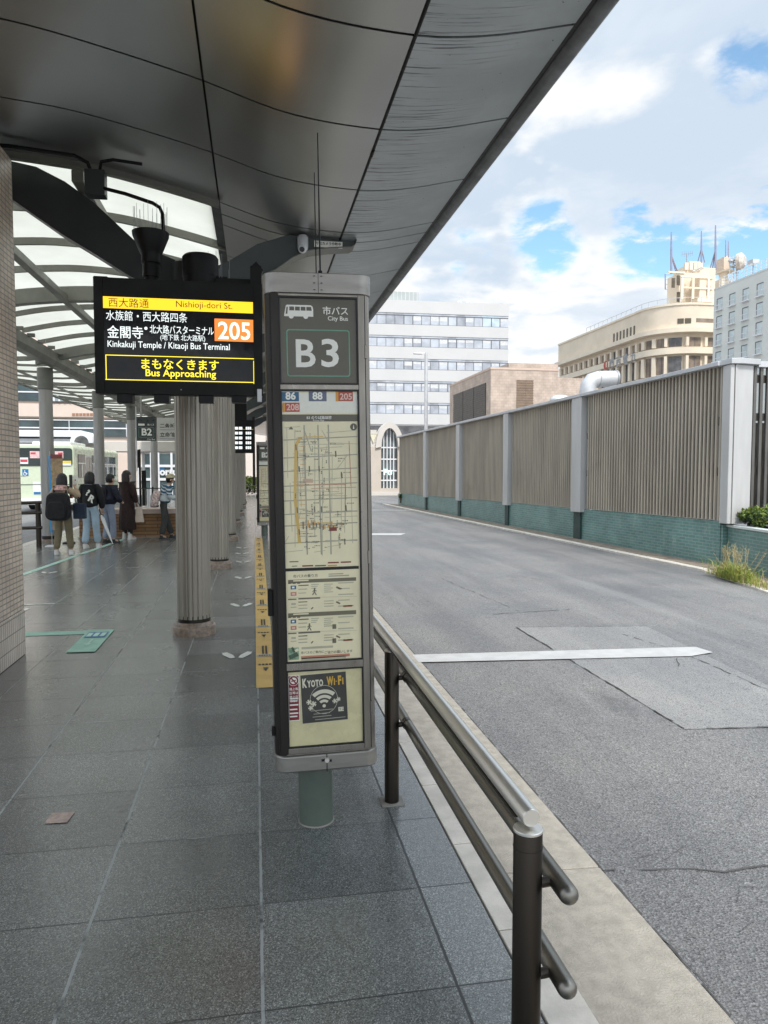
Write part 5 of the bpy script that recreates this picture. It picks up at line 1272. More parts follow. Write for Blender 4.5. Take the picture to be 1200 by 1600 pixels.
# stepped tower on the roof
mast = pm('mast_purple_grey', (.30, .28, .36), .5, .2)
g = G(); zR = L_par
def tb(p0, p1, Y0_, Y1_, zlo_, py, m): g.box(PY(p0, py, Y1_).x, PY(p1, py, Y0_).x, Y0_, Y1_, zlo_, PY(p1, py, Y0_).z, m)
tb(1043, 1072, 126, 130, zR, 427, beige); tb(1060, 1114, 124, 131, PY(1090, 468, 124).z, 433, beige); tb(1058, 1114.5, 123.3, 130, PY(1090, 471, 123.3).z, 467, beige_l)
tb(1052, 1118, 127, 130.5, zR, 419, beige); tb(1068, 1098, 128, 130, zR, 409, beige); tb(1108, 1142, 130, 134, zR, 436, beige); tb(1124, 1138, 131, 133, zR, 400, beige_l)
tb(1117, 1148, 130.5, 133.5, PY(1130, 424, 131).z, 421, beige_l); tb(1119, 1140, 130.7, 133.2, PY(1130, 421, 131).z, 402, pm('pink_beige', (.72, .58, .46), .8))
for z_, a_, b_, y_ in ((433, 1064, 1114, 123.9), (450, 1064, 1114, 123.93), (427, 1044, 1070, 125.9)): g.box(PY(a_, z_, y_).x, PY(b_, z_, y_).x, y_-.12, y_+.3, PY(1080, z_, y_).z-.12, PY(1080, z_, y_).z+.18, beige_l)
for px_ in (1066, 1083, 1107): p = PY(px_, 450, 123.8); g.box(p.x-.22, p.x+.22, 123.72, 124.1, PY(px_, 467, 123.8).z, PY(px_, 434, 123.8).z, beige_l)
for px_ in (1072, 1079, 1086, 1092): p = PY(px_, 412, 126.9); g.box(p.x-.35, p.x+.35, 126.6, 127.1, PY(px_, 422, 126.9).z, PY(px_, 411, 126.9).z, beige_l)
for k in range(5): p = PY(1084+k*3, 424-k*1.2, 123.6); g.box(p.x-.35, p.x+.35, 123.2, 124.2, p.z-.1, p.z+.15, rusty)
tw = g.build('tower', t)
g = G()
for px_ in (1039.5,): a, b = PY(px_, 452, 132), PY(px_, 428, 132); g.tube([a, b], .12, mast, 6); [g.tube([a.lerp(b, k/3), a.lerp(b, k/3)+Vector((.9, 0, 0))], .08, pale_grey, 5) for k in range(4)]
g.build('ladder', tw)
for px_, py_ in ((1052, 442), (1060, 464), (1107, 454), (1060, 438)): p = PY(px_, py_, 123.9 if px_ > 1070 else 125.9); g = G(); g.box(p.x-.32, p.x+.32, p.y-.05, p.y+.08, p.z-.9, p.z+.9, pm('slit_window', (.1, .085, .06), .3)); g.build('tower_window', tw)
def mastat(px, top, bot, Y, r_=.14, braces=()):
    t = thing('antenna_mast', 'slender antenna mast on the beige roof tower, %s' % braces[0], 'antenna', (PY(px, bot, Y).x, Y, PY(px, bot, Y).z), 'antenna masts on the rooftop tower')
    a, b = PY(px, bot, Y), PY(px, top, Y); g = G(); g.tube([a, a.lerp(b, .5), b], [r_, r_, r_*.55], mast, 8); g.build('pole', t)
    for dx in braces[1:]:
        g = G(); g.tube([PY(px+dx, bot, Y+1), PY(px, bot+(top-bot)*.45, Y)], r_*.55, mast, 6); g.build('brace', t)
mastat(1049, 363, 428, 126, .2, ('leftmost and standing alone', 8, 11)); mastat(1096, 361, 410, 128, .17, ('second from the left', -6, 5)); mastat(1118, 352, 421.5, 131, .2, ('tallest of the masts', -9, -5))
mastat(1134, 375, 402, 131, .11, ('short one left of the round dish',)); mastat(1138, 376, 402, 131, .11, ('short one nearest the round dish',))
t = thing('roof_aerial', 'small crossbar television aerial on the beige roof tower', 'antenna', PY(1073, 412, 127))
g = G(); a, b = PY(1073, 412, 127), PY(1073, 396, 127); g.tube([a, b], .09, grey_m, 6); g.build('pole', t); g = G(); c_ = PY(1066, 397, 127); d2 = PY(1082, 396, 127); g.tube([c_, d2], .06, grey_m, 6)
for k in range(6): p = c_.lerp(d2, k/5); g.tube([p+Vector((0, 0, -.5)), p+Vector((0, 0, .5))], .035, grey_m, 4)
g.build('crossbar', t)
t = thing('satellite_dish', 'big pale drum dish antenna on the roof between tower and hotel', 'antenna', PY(1160, 424, 128))
p = PY(1159, 408, 128); g = G(); g.tube([p+Vector((-.5, .6, 0)), p+Vector((0, 0, 0)), p+Vector((.35, -.5, 0))], [1.5, 1.65, .9], rusty, 24); g.build('dish', t); g = G(); q = PY(1152, 440, 129); g.tube([q, p+Vector((-.5, .8, 0))], .18, grey_m, 8); g.build('stand', t)
t = thing('lattice_frame', 'rusty pale lattice platform with small panels beside the round dish', 'antenna', PY(1146, 424, 129))
g = G()
for px_ in (1140, 1146, 1152): g.tube([PY(px_, 440, 129), PY(px_, 400, 129)], .11, rusty, 6)
for py_ in (403, 411, 419, 427): g.tube([PY(1139, py_, 129), PY(1154, py_-1, 129)], .09, rusty, 6)
g.build('lattice', t)
for px_, py_ in ((1142, 407), (1149, 406), (1145, 415)): p = PY(px_, py_, 128.7); g = G(); g.lathe([(.5, 0), (.5, .3), (.2, .45)], (p.x, p.y, p.z-.2), pale_grey, 12); g.build('drum', t)

# pale green hotel at the right edge
hx = PY(1116, 454, 100); HX = hx.x
t = thing('hotel_building', 'pale green building with small balcony windows at right edge', 'building', (HX+8, 90, -.15))
yN_ = PX(1330, 400, HX).y
g = G(); g.box(HX, HX+20, yN_, 100, -.2, hx.z, hotel_wall); g.build('wall', t)
g = G(); g.box(HX-.05, HX+.25, yN_, 100.03, hx.z, hx.z+.25, pm('hotel_trim', (.66, .68, .66), .6)); g.build('parapet', t)
g = G(); zr_ = hx.z+.25
for z in (.5, .95, 1.4): g.tube([(HX+.5, yN_, zr_+z), (HX+.5, 99.5, zr_+z)], .045, white_p, 5)
yy = yN_
while yy < 99.6: g.tube([(HX+.5, yy, zr_), (HX+.5, yy, zr_+1.5)], .05, white_p, 5); yy += 1.0
g.build('roof_railing', t)
ys = [PX(x_, 480, HX).y for x_ in (1124.5, 1145, 1165.5, 1187)]
pit = (ys[3]-ys[0])/3; ys = [ys[0]+pit*k for k in range(6)]
z_top = PX(1124.5, 466, HX).z; fh = 2.62
for f_ in range(5):
    for y in ys:
        zt_ = z_top-f_*fh; g = G(); g.box(HX-.03, HX+.03, y-.62, y+.62, zt_-1.65, zt_, pm('hotel_glass', (.55, .62, .62), .1, 0, .15, .5))
        g.box(HX-.06, HX-.031, y+.52, y+.64, zt_-1.65, zt_+.02, frm); g.box(HX-.06, HX-.031, y-.64, y+.52, zt_-.1, zt_+.02, frm); w_ = g.build('window', t, smooth=0)
        g = G(); g.box(HX-.35, HX-.002, y-.8, y+.8, zt_-1.85, zt_-1.70, white_p); g.box(HX-.35, HX-.32, y-.8, y+.8, zt_-1.05, zt_-.98, white_p)
        for q_ in range(7): g.box(HX-.345, HX-.325, y-.8+q_*.26, y-.76+q_*.26, zt_-1.7, zt_-1.05, white_p)
        g.build('balcony', w_)
t = thing('roof_light', 'floodlight on a short pole on the pale green roof', 'lamp', (HX+1, 95, hx.z))
p = PX(1177, 411, HX+1); g = G(); g.tube([(HX+1, p.y, hx.z-.1), (HX+1, p.y, p.z)], .08, grey_m, 8); g.build('pole', t); g = G(); g.box(HX+.5, HX+1.5, p.y-.6, p.y+.6, p.z-.15, p.z+.4, pale_grey); g.build('lamp_head', t)
# wooded hill
random.seed(31)
hm = pm('wooded_hill', (.045, .06, .05), .9, 0, .4, .06)
vs = []; fs = []; nx, ny = 40, 14
for j in range(ny):
    for i in range(nx):
        x = -200+i*22; y = 420+j*14; e = 62*math.exp(-((x-170)/160)**2)+34*math.exp(-((x+90)/120)**2); vs.append((x, y, (e*math.sin(math.pi*j/(ny-1)) if 0 < j < ny-1 else 0)+random.uniform(-1.5, 1.5)-1))
fs = [(j*nx+i, j*nx+i+1, (j+1)*nx+i+1, (j+1)*nx+i) for j in range(ny-1) for i in range(nx-1)]
g = G(); g.add(vs, fs, hm); struct(g, 'hill', smooth=60)

# ================================================================== LEFT SIDE: BUS, SHELTER, STATION
busg = pm('bus_pale_green', (.60, .67, .50), .3, 0, .03, 2, coat=.4)
bus_w = pm('bus_white', (.72, .74, .70), .35, 0, .03, 2)
busgl = pm('bus_glass', (.02, .032, .03), .06, 0, .3, 1)
rub = pm('rubber', (.015, .015, .015), .8)
q = PY(117, 791, 34); xr = q.x
t = thing('city_bus', 'pale green city bus seen from behind, parked beyond the left guard rail', 'bus', (xr-1.2, 34, -.15))
Xl, Xr, Y0, Y1, Z0 = xr-2.45, xr, 34.0, 44.6, .20
zt = PY(70, 694, 34).z
prof = rrect(Xl, Xr, Z0, zt, .22, 6)
g = G(); g.prism([(x, Y0, z) for x, z in prof], (0, Y1-Y0, 0), busg); body = g.build('body', t, bevel=.06, seg=3)
def bz(py): return PY(70, py, 34).z
def bx(px): return PY(px, 740, 34).x
g = G(); g.prism([(x, Y0-.035, z) for x, z in rrect(Xl+.14, Xr-.05, bz(728), bz(700), .12, 5)], (0, .03, 0), busgl); rw_ = g.build('rear_window', t, bevel=.008)
g = G(); pk_ = pm('poster_pink', (.74, .50, .50), .4, 0, .2, 12); rd_ = pm('poster_red', (.55, .06, .09), .4)
for a, b, c, d, m in ((48, 705, 63, 716, pk_), (87, 705, 100, 716, pk_), (32, 715, 45, 725, white_p), (33, 718, 44, 722, rd_), (49, 707, 57, 710, rd_), (92, 707, 99, 710, rd_), (96, 720, 112, 724, pm('poster_yellow', (.70, .55, .10), .4)), (96, 724, 112, 727.5, white_p)):
    g.box(bx(a), bx(c), Y0-.045 - (.003 if m == rd_ else 0), Y0-.036, bz(d), bz(b), m)
g.build('window_poster', rw_)
g = G(); g.box(bx(35), bx(44.5), Y0-.012, Y0-.001, bz(743.5), bz(733), pm('access_blue', (.01, .17, .40), .4)); sg = g.build('access_sign', t)
g = G(); sy = Y0-.015; cx_, cz_ = bx(39.5), bz(738.6)
g.add([(cx_-.01+r_*math.cos(a_), sy, cz_-.05+r_*math.sin(a_)) for r_ in (.075, .05) for a_ in (2*math.pi*i/16 for i in range(16))], [(i, (i+1) % 16, 16+(i+1) % 16, 16+i) for i in range(16)], white_p)
g.box(cx_-.03, cx_, sy-.002, sy, cz_-.03, cz_+.07, white_p); g.box(cx_-.03, cx_+.05, sy-.002, sy, cz_-.03, cz_-.01, white_p); g.lathe([(.02, 0), (.02, .03)], (cx_-.015, sy, cz_+.075), white_p, 10); g.box(cx_+.05, cx_+.085, sy-.002, sy, cz_-.07, cz_-.01, white_p); g.build('symbol', sg)
g = G(); g.box(bx(51), bx(63), Y0-.014, Y0-.001, bz(773), bz(753), white_p); po_ = g.build('rear_poster', t); g = G(); g.box(bx(52), bx(63), Y0-.018, Y0-.0145, bz(772.5), bz(768.5), blue_p); g.build('print', po_)
g = G(); g.box(Xl+.05, Xr-.06, Y0-.02, Y0-.001, bz(757.5), bz(756.5), pm('bus_seam', (.10, .12, .09), .5)); g.box(Xl+.25, Xl+.45, Y0-.02, Y0-.001, bz(744), bz(743.2), grey_m); g.build('engine_hatch_seam', t)
g = G(); g.box(Xl-.02, Xr+.02, Y0-.14, Y0+.3, Z0-.03, bz(779), bus_w); g.build('bumper', t, bevel=.04)
for x in (Xl+.09, Xr-.14):
    g = G(); g.box(x-.07, x+.07, Y0-.03, Y0-.001, bz(784), bz(742), black); l_ = g.build('tail_light', t, bevel=.01)
    g = G(); g.box(x-.05, x+.05, Y0-.045, Y0-.031, bz(768), bz(762), redm); g.box(x-.05, x+.05, Y0-.045, Y0-.031, bz(777), bz(771), redm); g.build('lens', l_)
g = G(); g.box(Xl+.55, Xr-.75, Y0-.16, Y0-.145, bz(786), bz(780.5), white_p); g.build('number_plate', t)
for yy in (36.6, 41.9):
    for x in (Xl+.02, Xr-.02):
        g = G(); g.tube([(x-.13, yy, .33), (x+.13, yy, .33)], .48, rub, 24); w_ = g.build('wheel', t); g = G(); g.tube([(x-.145, yy, .33), (x+.145, yy, .33)], .27, pale_grey, 20); g.build('rim', w_)
zw0, zw1 = 1.35, 2.42
spans = [(34.75, 36.1), (37.6, 39.0), (39.1, 40.5), (40.6, 42.0), (42.1, 43.6)]
for a, b in spans:
    g = G(); g.box(Xr+.001, Xr+.03, a, b, zw0, zw1, busgl); w_ = g.build('side_window', t, bevel=.01)
    g = G(); g.box(Xr+.031, Xr+.045, a, b, 1.98, 2.03, bus_w); g.box(Xr+.031, Xr+.046, (a+b)/2-.02, (a+b)/2+.02, zw0, 1.975, bus_w); g.build('window_bar', w_)
g = G(); g.box(Xr+.001, Xr+.035, 36.25, 37.45, .35, 2.42, pale_grey); d_o = g.build('door', t, bevel=.01)
for k in range(2): g = G(); g.box(Xr+.036, Xr+.045, 36.32+.58*k, 36.8+.58*k, .55, 2.3, busgl); g.build('door_pane', d_o)
g = G(); g.box(Xr+.001, Xr+.02, Y0+.3, Y1-.3, 1.02, 1.06, pm('bus_green_stripe', (.10, .22, .10), .4)); g.build('stripe', t)
g = G(); g.box(Xl+.4, Xr-.4, 35.2, 38.2, zt-.02, zt+.16, bus_w); g.build('roof_unit', t, bevel=.05)

# white bus shelter roof with a small barrel vault behind the bus
YS = 47.0
t = thing('shelter_roof', 'long white bus shelter roof with a small arched vault, behind the bus', 'shelter', (-9, YS, 0))
S_ = lambda px, py: PY(px, py, YS)
g = G(); a, b = S_(-60, 671), S_(128, 683); g.box(a.x, b.x, YS, YS+3.2, b.z, a.z, white_p); a2, b2 = S_(-60, 683.5), S_(118, 692); g.box(a2.x, b2.x, YS+.25, YS+3.0, b2.z, a2.z-.01, pale_grey); g.build('fascia', t, bevel=.03)
g = G(); c_ = S_(129, 692); rO, rI = .66, .42
n = 14
o1 = [(c_.x+rO*math.cos(math.pi*i/n), c_.z+1.05*rO*1.0*math.sin(math.pi*i/n)) for i in range(n+1)]; i1 = [(c_.x+rI*math.cos(math.pi*i/n), c_.z+1.0*rI*math.sin(math.pi*i/n)) for i in range(n+1)]
g.prism([(x, YS-.3, z) for x, z in o1]+[(x, YS-.3, z) for x, z in i1[::-1]], (0, 3.0, 0), white_p); g.prism([(x, YS+1.2, z) for x, z in i1], (0, .05, 0), pale_grey); g.build('vault', t, smooth=40)
for px_ in (-20, 60, 122): p = S_(px_, 700); g = G(); g.tube([(p.x, YS+1.5, -.15), (p.x, YS+1.5, a2.z-.4)], .09, white_p, 10); g.build('post', t)
# second low flat canopy to its right
t = thing('shelter_roof', 'flat cream edged shelter roof right of the small arched vault', 'shelter', (-8, 49, 0))
g = G(); a, b = PY(128, 689, 49), PY(300, 706, 49); g.box(a.x, b.x, 49, 51.5, b.z, a.z, cream_l); g.build('fascia', t, bevel=.03)
for px_ in (140, 218, 290): p = PY(px_, 706, 49); g = G(); g.tube([(p.x, 50.6, -.15), (p.x, 50.6, b.z)], .09, white_p, 10); g.build('post', t)
# station building with long bands
YT = 62
T_ = lambda px, py: PY(px, py, YT)
t = thing('station_building', 'long station building with pale pink bands and dark ribbon windows at left', 'building', (-20, 66, -.15))
xa, xb = T_(-330, 600).x, T_(330, 600).x
zT = lambda py: T_(150, py).z
pinkb = pm('pale_pink_band', (.66, .55, .47), .7, 0, .05, .4); dkg = pm('station_glass', (.055, .08, .085), .08, 0, .5, .25); bluegl = pm('station_glass_blue', (.26, .32, .34), .1, 0, .3, .3)
g = G(); g.box(xa, xb, YT+.3, YT+14, -.2, 14, pinkb); g.build('wall', t)
for z0, z1 in ((595, 556), (652, 632)):
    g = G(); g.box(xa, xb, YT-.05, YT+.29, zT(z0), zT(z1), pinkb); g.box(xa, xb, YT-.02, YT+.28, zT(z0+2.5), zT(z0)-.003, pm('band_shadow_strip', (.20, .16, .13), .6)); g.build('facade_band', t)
for z0, z1 in ((628, 600), (682, 656)):
    g = G(); g.box(xa, xb, YT+.1, YT+.2, zT(z0), zT(z1), dkg); w_ = g.build('ribbon_window', t)
    g = G(); zm = zT((z0+z1)/2); g.box(xa, xb, YT+.05, YT+.099, zm-.05, zm+.05, white_p); g.box(xa, xb, YT+.04, YT+.099, zT(z1)-.08, zT(z1), white_p)
    x = xa
    while x < xb: g.box(x, x+.07, YT+.055, YT+.0985, zT(z0), zT(z1)-.085, pale_grey); x += 2.2
    g.build('mullion', w_)
g = G(); a, b = T_(76, 627), T_(150, 603); g.box(a.x, b.x, YT-.2, YT+.09, a.z, b.z, bluegl); 
for k in range(9): x = a.x+(b.x-a.x)*k/9; g.box(x, x+.12, YT-.26, YT-.201, a.z, b.z-.4*(k % 3), white_p)
g.build('glazed_bay', t)
g = G(); a, b = T_(78, 600), T_(94, 578); g.box(a.x, b.x, YT-.5, YT-.06, a.z+.7, b.z, pm('red_banner', (.62, .28, .30), .6, 0, .1)); g.build('banner', t)
g = G(); 
for k in range(19): p = T_(113+k*5.6, 650); g.box(p.x, p.x+.22, YT-.09, YT-.051, p.z, p.z+.22, pm('brown_vent', (.32, .17, .11), .6))
g.build('vent_grille', t)
# shop with white window frames
YSH = 56
P_ = lambda px, py: PY(px, py, YSH)
t = thing('shop_building', 'white framed shop front with big panes and pale fascia behind the planter', 'shop', (-10, 58, -.15))
g = G(); g.box(P_(206, 700).x, P_(330, 700).x, YSH+.2, YSH+5, -.2, P_(200, 688).z, pm('shop_wall', (.70, .62, .54), .7, 0, .04)); g.build('wall', t)
g = G(); g.box(P_(205, 700).x, P_(330, 700).x, YSH+.05, YSH+.19, P_(200, 706).z, P_(200, 690).z, cream_l); g.build('fascia', t)
cols_ = [216, 223.5, 235.5, 247, 267.5, 290, 312]
for i in range(len(cols_)-1):
    for (ya, yb) in ((709, 726), (730, 747), (751, 785)):
        if cols_[i+1]-cols_[i] < 8: continue
        g = G(); g.box(P_(cols_[i]+1.2, 700).x, P_(cols_[i+1]-1.2, 700).x, YSH+.12, YSH+.199, P_(200, yb).z, P_(200, ya).z, dkg if (i+ya) % 3 else glass_dk); g.build('window', t)
g = G()
for c in cols_: g.box(P_(c-1.6, 700).x, P_(c+1.6, 700).x, YSH, YSH+.1, -.2, P_(200, 706).z-.003, white_p)
for y_ in (728, 749): g.box(P_(214, 700).x, P_(313, 700).x, YSH+.02, YSH+.11, P_(200, y_+2).z, P_(200, y_-2).z, white_p)
g.build('window_frame', t)
g = G(); p = P_(249.5, 742); g.text('ortu', (p.x, YSH-.04, p.z), XA, ZA, white_p, w=P_(277, 742).x-p.x, bold=.05); p = P_(249, 737); g.box(p.x, p.x+.35, YSH+.1, YSH+.115, p.z, p.z+.3, blue_p); g.build('lettering', t, smooth=0)
# pale building seen down the platform
t = thing('far_building', 'plain pale building at the far end of the platform, above the hedge', 'building', (0, 60, -.15))
g = G(); a, b = PY(335, 700, 58), PY(470, 700, 58); g.box(a.x, b.x, 58, 66, -.2, 9, pm('pale_pink_wall', (.72, .63, .57), .7, 0, .04)); g.build('wall', t); g = G(); g.box(a.x, b.x, 57.93, 57.999, PY(390, 768.5, 58).z, PY(390, 766.5, 58).z, pm('slot_grey', (.2, .17, .15), .6)); g.build('base_band', t)
# thin pole sign and panels by the planter
t = thing('pole_sign', 'thin dark pole with a narrow panel standing left of the pale shop front', 'sign', (PY(220, 790, 24).x, 24, 0))
x = PY(219, 760, 24).x; g = G(); g.tube([(x, 24, 0), (x, 24, PY(219, 702, 24).z)], .035, black, 8); g.build('post', t)
g = G(); g.box(x-.09, x+.03, 23.93, 23.96, PY(219, 731, 24).z, PY(219, 703, 24).z, black); g.box(x+.06, x+.20, 23.9, 23.93, PY(219, 790, 24).z, PY(219, 735, 24).z, black); g.box(x+.21, x+.32, 23.9, 23.93, .1, PY(219, 764, 24).z, white_p); g.build('panel', t)

# ================================================================== PEOPLE
def skinned(name, pts, edges, root, mat, parent, sub=2):
    me = bpy.data.meshes.new(name); keys = list(pts); ix = {k: i for i, k in enumerate(keys)}
    me.from_pydata([pts[k][0] for k in keys], [(ix[a], ix[b]) for a, b in edges], [])
    o = bpy.data.objects.new(name, me); COL.objects.link(o); o.parent = parent; ORG[o.name] = Vector((0, 0, 0))
    sk = o.modifiers.new('skin', 'SKIN'); sk.use_smooth_shade = True; sk.branch_smoothing = .6
    d = me.skin_vertices[0].data
    for i, k in enumerate(keys):
        r = pts[k][1]; d[i].radius = (r, r) if isinstance(r, (int, float)) else r; d[i].use_root = (k == root)
    ss = o.modifiers.new('sub', 'SUBSURF'); ss.levels = sub; ss.render_levels = sub
    me.materials.append(mat); return o
skin_m = pm('skin', (.52, .33, .24), .5, 0, .06, 6)
hair_m = pm('black_hair', (.009, .008, .008), .42, 0, .3, 40, (3, 3, .6))
shoe_w = pm('white_shoe', (.66, .65, .62), .5, 0, .06, 9); shoe_b = pm('black_shoe', (.02, .02, .02), .5)
def chain(ks): return list(zip(ks[:-1], ks[1:]))
def person(label, loc, yaw, H=1.58, lean=0., arms=None, legs=None, parts=None):
    """arms: {'l': (elbow, wrist), 'r': ...}; legs: {'l': (knee, ankle, toe)}; local frame, +Y is where the person faces"""
    t = thing('person', label, 'person', loc, None); t.rotation_euler = (0, 0, yaw)
    ORG[t.name] = Vector((0, 0, 0))
    s = H/1.6
    def V(x, y, z): return Vector((x*s, (y + lean*max(0, z-.9))*s, z*s))
    J = dict(pel=V(0, 0, .90), waist=V(0, .0, 1.02), chest=V(0, .0, 1.20), nb=V(0, -.005, 1.325), neck=V(0, .01, 1.385), jaw=V(0, .03, 1.43), head=V(0, .015, 1.50), top=V(0, .005, 1.555))
    for sd, sg in (('l', -1), ('r', 1)):
        J['sh'+sd] = V(.165*sg, -.005, 1.295)
        a = (arms or {}).get(sd) or ((.205, -.02, 1.03), (.20, .05, .80))
        J['el'+sd], J['wr'+sd] = V(a[0][0]*sg, a[0][1], a[0][2]), V(a[1][0]*sg, a[1][1], a[1][2])
        J['hip'+sd] = V(.09*sg, 0, .84)
        b = (legs or {}).get(sd) or ((.095, .02, .46), (.095, -.02, .085))
        J['kn'+sd], J['an'+sd] = Vector((b[0][0]*sg, b[0][1], b[0][2]))*s, Vector((b[1][0]*sg, b[1][1], b[1][2]))*s
        J['toe'+sd] = J['an'+sd] + Vector((.015*sg, .12, -.045))*s
    R_ = dict(pel=.105, waist=.10, chest=.115, nb=.065, neck=.048, jaw=.066, head=.086, top=.058, shl=.052, shr=.052, ell=.038, elr=.038, wrl=.026, wrr=.026, hipl=.085, hipr=.085, knl=.055, knr=.055, anl=.036, anr=.036, toel=.03, toer=.03)
    P = {k: (J[k], R_[k]*s) for k in J}
    P['nose'] = (V(0, .115, 1.475), .011*s); P['palml'], P['palmr'] = [(J['wr'+q] + (J['wr'+q]-J['el'+q]).normalized()*.07*s, (.032*s, .018*s)) for q in 'lr']
    E = chain(['pel', 'waist', 'chest', 'nb', 'neck', 'jaw', 'head', 'top']) + [('jaw', 'nose')]
    for q in 'lr': E += chain(['nb', 'sh'+q, 'el'+q, 'wr'+q, 'palm'+q]) + chain(['pel', 'hip'+q, 'kn'+q, 'an'+q, 'toe'+q])
    body = skinned('body', P, E, 'pel', skin_m, t)
    for q, sg in (('l', -1), ('r', 1)):
        d = (J['wr'+q]-J['el'+q]).normalized(); sd = d.cross(Vector((0, 1, .3))).normalized(); cv_ = sd.cross(d).normalized()
        g = G(); c0_ = J['wr'+q] + d*.075*s
        for k, ln_ in enumerate((.062, .075, .070, .055)):
            b_ = c0_ + sd*(k-1.5)*.017*s; g.tube([b_, b_+d*ln_*.45*s+cv_*.006*s, b_+d*ln_*.8*s+cv_*.022*s, b_+d*ln_*.9*s+cv_*.036*s], [.009*s, .0085*s, .008*s, .006*s], skin_m, 6)
        b_ = J['wr'+q] + d*.03*s - sd*.03*s; g.tube([b_, b_+d*.03*s-sd*.02*s, b_+d*.06*s-sd*.022*s+cv_*.015*s], [.011*s, .01*s, .007*s], skin_m, 6)
        g.build('hand', t, smooth=60)
    g = G()
    for sg in (-1, 1):
        e = V(.033*sg, .088, 1.497); g.ball(e, .011*s, white_p, 8, 6); g.ball(e+Vector((0, .006, 0))*s, .007*s, black, 8, 6)
        e = V(.088*sg, .01, 1.485); g.ball(e, .026*s, skin_m, 8, 6, sx=.4, sz=1.2)
    m_ = V(0, .098, 1.445); g.ball(m_, .018*s, pm('lips', (.42, .16, .14), .5), 8, 5, sz=.35, sy=.5)
    g.build('face_features', t, smooth=60)
    return t, J, s, V
def shoes(t, J, s, m, boot=0.):
    for q in 'lr':
        a = J['an'+q]; g = G()
        g.ball((a.x, a.y+.055*s, .005), .062*s, m, 14, 8, sz=1.35, sx=.72, sy=2.1, lo=0.)
        g.lathe([(.047*s, .03*s), (.045*s, (.10+boot)*s)], (a.x, a.y, 0), m, 14)
        g.build('shoe', t, smooth=50)
def trousers(t, J, s, m, w=1.25, flare=1.0, down=None):
    P = {'pel': (J['pel'], .118*s), 'waist': (J['waist'], .112*s)}; E = [('waist', 'pel')]
    for q in 'lr':
        P['hip'+q] = (J['hip'+q], .094*s); P['kn'+q] = (J['kn'+q], .058*w*s); e = J['an'+q] if down is None else J['kn'+q].lerp(J['an'+q], down)
        P['an'+q] = (e + Vector((0, 0, .02*s)), .048*w*flare*s); E += chain(['pel', 'hip'+q, 'kn'+q, 'an'+q])
    return skinned('trousers', P, E, 'pel', m, t)
def top(name, t, J, s, m, grow=.03, hem=.0, sleeve=1., hemr=None):
    P = {'nb': (J['nb'], (.070+grow*.5)*s), 'chest': (J['chest'], (.118+grow)*s), 'waist': (J['waist'], (.110+grow*1.1)*s), 'pel': (J['pel']+Vector((0, 0, -hem*s)), ((hemr or .118+grow))*s)}
    E = chain(['nb', 'chest', 'waist', 'pel'])
    for q in 'lr':
        P['sh'+q] = (J['sh'+q], (.055+grow*.7)*s); P['el'+q] = (J['el'+q], (.043+grow*.6)*s); P['wr'+q] = (J['el'+q].lerp(J['wr'+q], sleeve), (.032+grow*.5)*s); E += chain(['nb', 'sh'+q, 'el'+q, 'wr'+q])
    return skinned(name, P, E, 'chest', m, t)
def hair(t, V, s, m, kind='bob'):
    g = G(); c = V(0, -.008, 1.515)
    g.ball(c, .103*s, m, 22, 14, sz=1.12, sx=.96, sy=1.02, lo=-.12)
    if kind == 'bob': g.lathe([(.085*s, -.175*s), (.103*s, -.14*s), (.108*s, -.06*s), (.098*s, .02*s)], c+Vector((0, -.022*s, 0)), m, 20, sx=1.02, sy=.86)
    if kind == 'short': g.lathe([(.07*s, -.10*s), (.095*s, -.06*s), (.098*s, .02*s)], c+Vector((0, -.022*s, 0)), m, 20, sx=.98, sy=.86)
    if kind == 'long': g.lathe([(.075*s, -.36*s), (.10*s, -.30*s), (.102*s, -.12*s), (.10*s, .02*s)], c+Vector((0, -.03*s, 0)), m, 20, sx=1., sy=.78)
    g.build('hair', t, smooth=60)
def cloth(n, c, v=.1, vs=9, **k): return pm(n, c, .85, 0, v, vs, bump=.2, bs=25, **k)
# 1: back view, dark backpack, arm raised with a paper
f1 = PZ(100, 867)
t, J, s, V = person('person with black hair and a big black backpack over beige sleeves, holding up a paper', (f1.x, f1.y, 0), R(-4), 1.60,
    arms={'r': ((.29, .06, 1.14), (.19, .17, 1.33)), 'l': ((.22, .05, 1.06), (.16, .2, 1.0))}, legs={'l': ((.10, .03, .46), (.13, -.03, .085)), 'r': ((.10, .03, .46), (.13, .03, .085))})
trousers(t, J, s, cloth('olive_trousers', (.17, .14, .085)), 1.3, 1.05); shoes(t, J, s, shoe_w)
top('jacket', t, J, s, cloth('beige_jacket', (.42, .32, .215)), .045, .12)
hair(t, V, s, hair_m, 'bob')
g = G(); g.lathe([(.14*s, 0), (.165*s, .03), (.12*s, .10), (.07*s, .14)], V(0, -.04, 1.27), cloth('pink_pattern_hood', (.50, .30, .28), .4, 30), 18, sy=.9); g.build('hood', t, smooth=60)
bpk = cloth('black_backpack', (.010, .010, .012), .2)
g = G(); pr = rrect(-.235*s, .235*s, .70*s, 1.25*s, .14*s, 7)
g.prism([(x*(.9 if z > 1.1*s else 1), -.36*s, z) for x, z in pr], (0, .20*s, 0), bpk); bp_ = g.build('backpack', t, bevel=.06, seg=4)
g = G(); g.prism([(x*.72, -.41*s, z*.62+.30*s) for x, z in pr], (0, .05*s, 0), bpk); g.build('pocket', bp_, bevel=.02)
g = G()
for sg in (-1, 1): g.tube([V(.11*sg, -.18, 1.22), V(.13*sg, -.07, 1.36), V(.12*sg, .10, 1.33), V(.12*sg, .12, 1.15)], .022*s, bpk, 8)
g.build('strap', bp_)
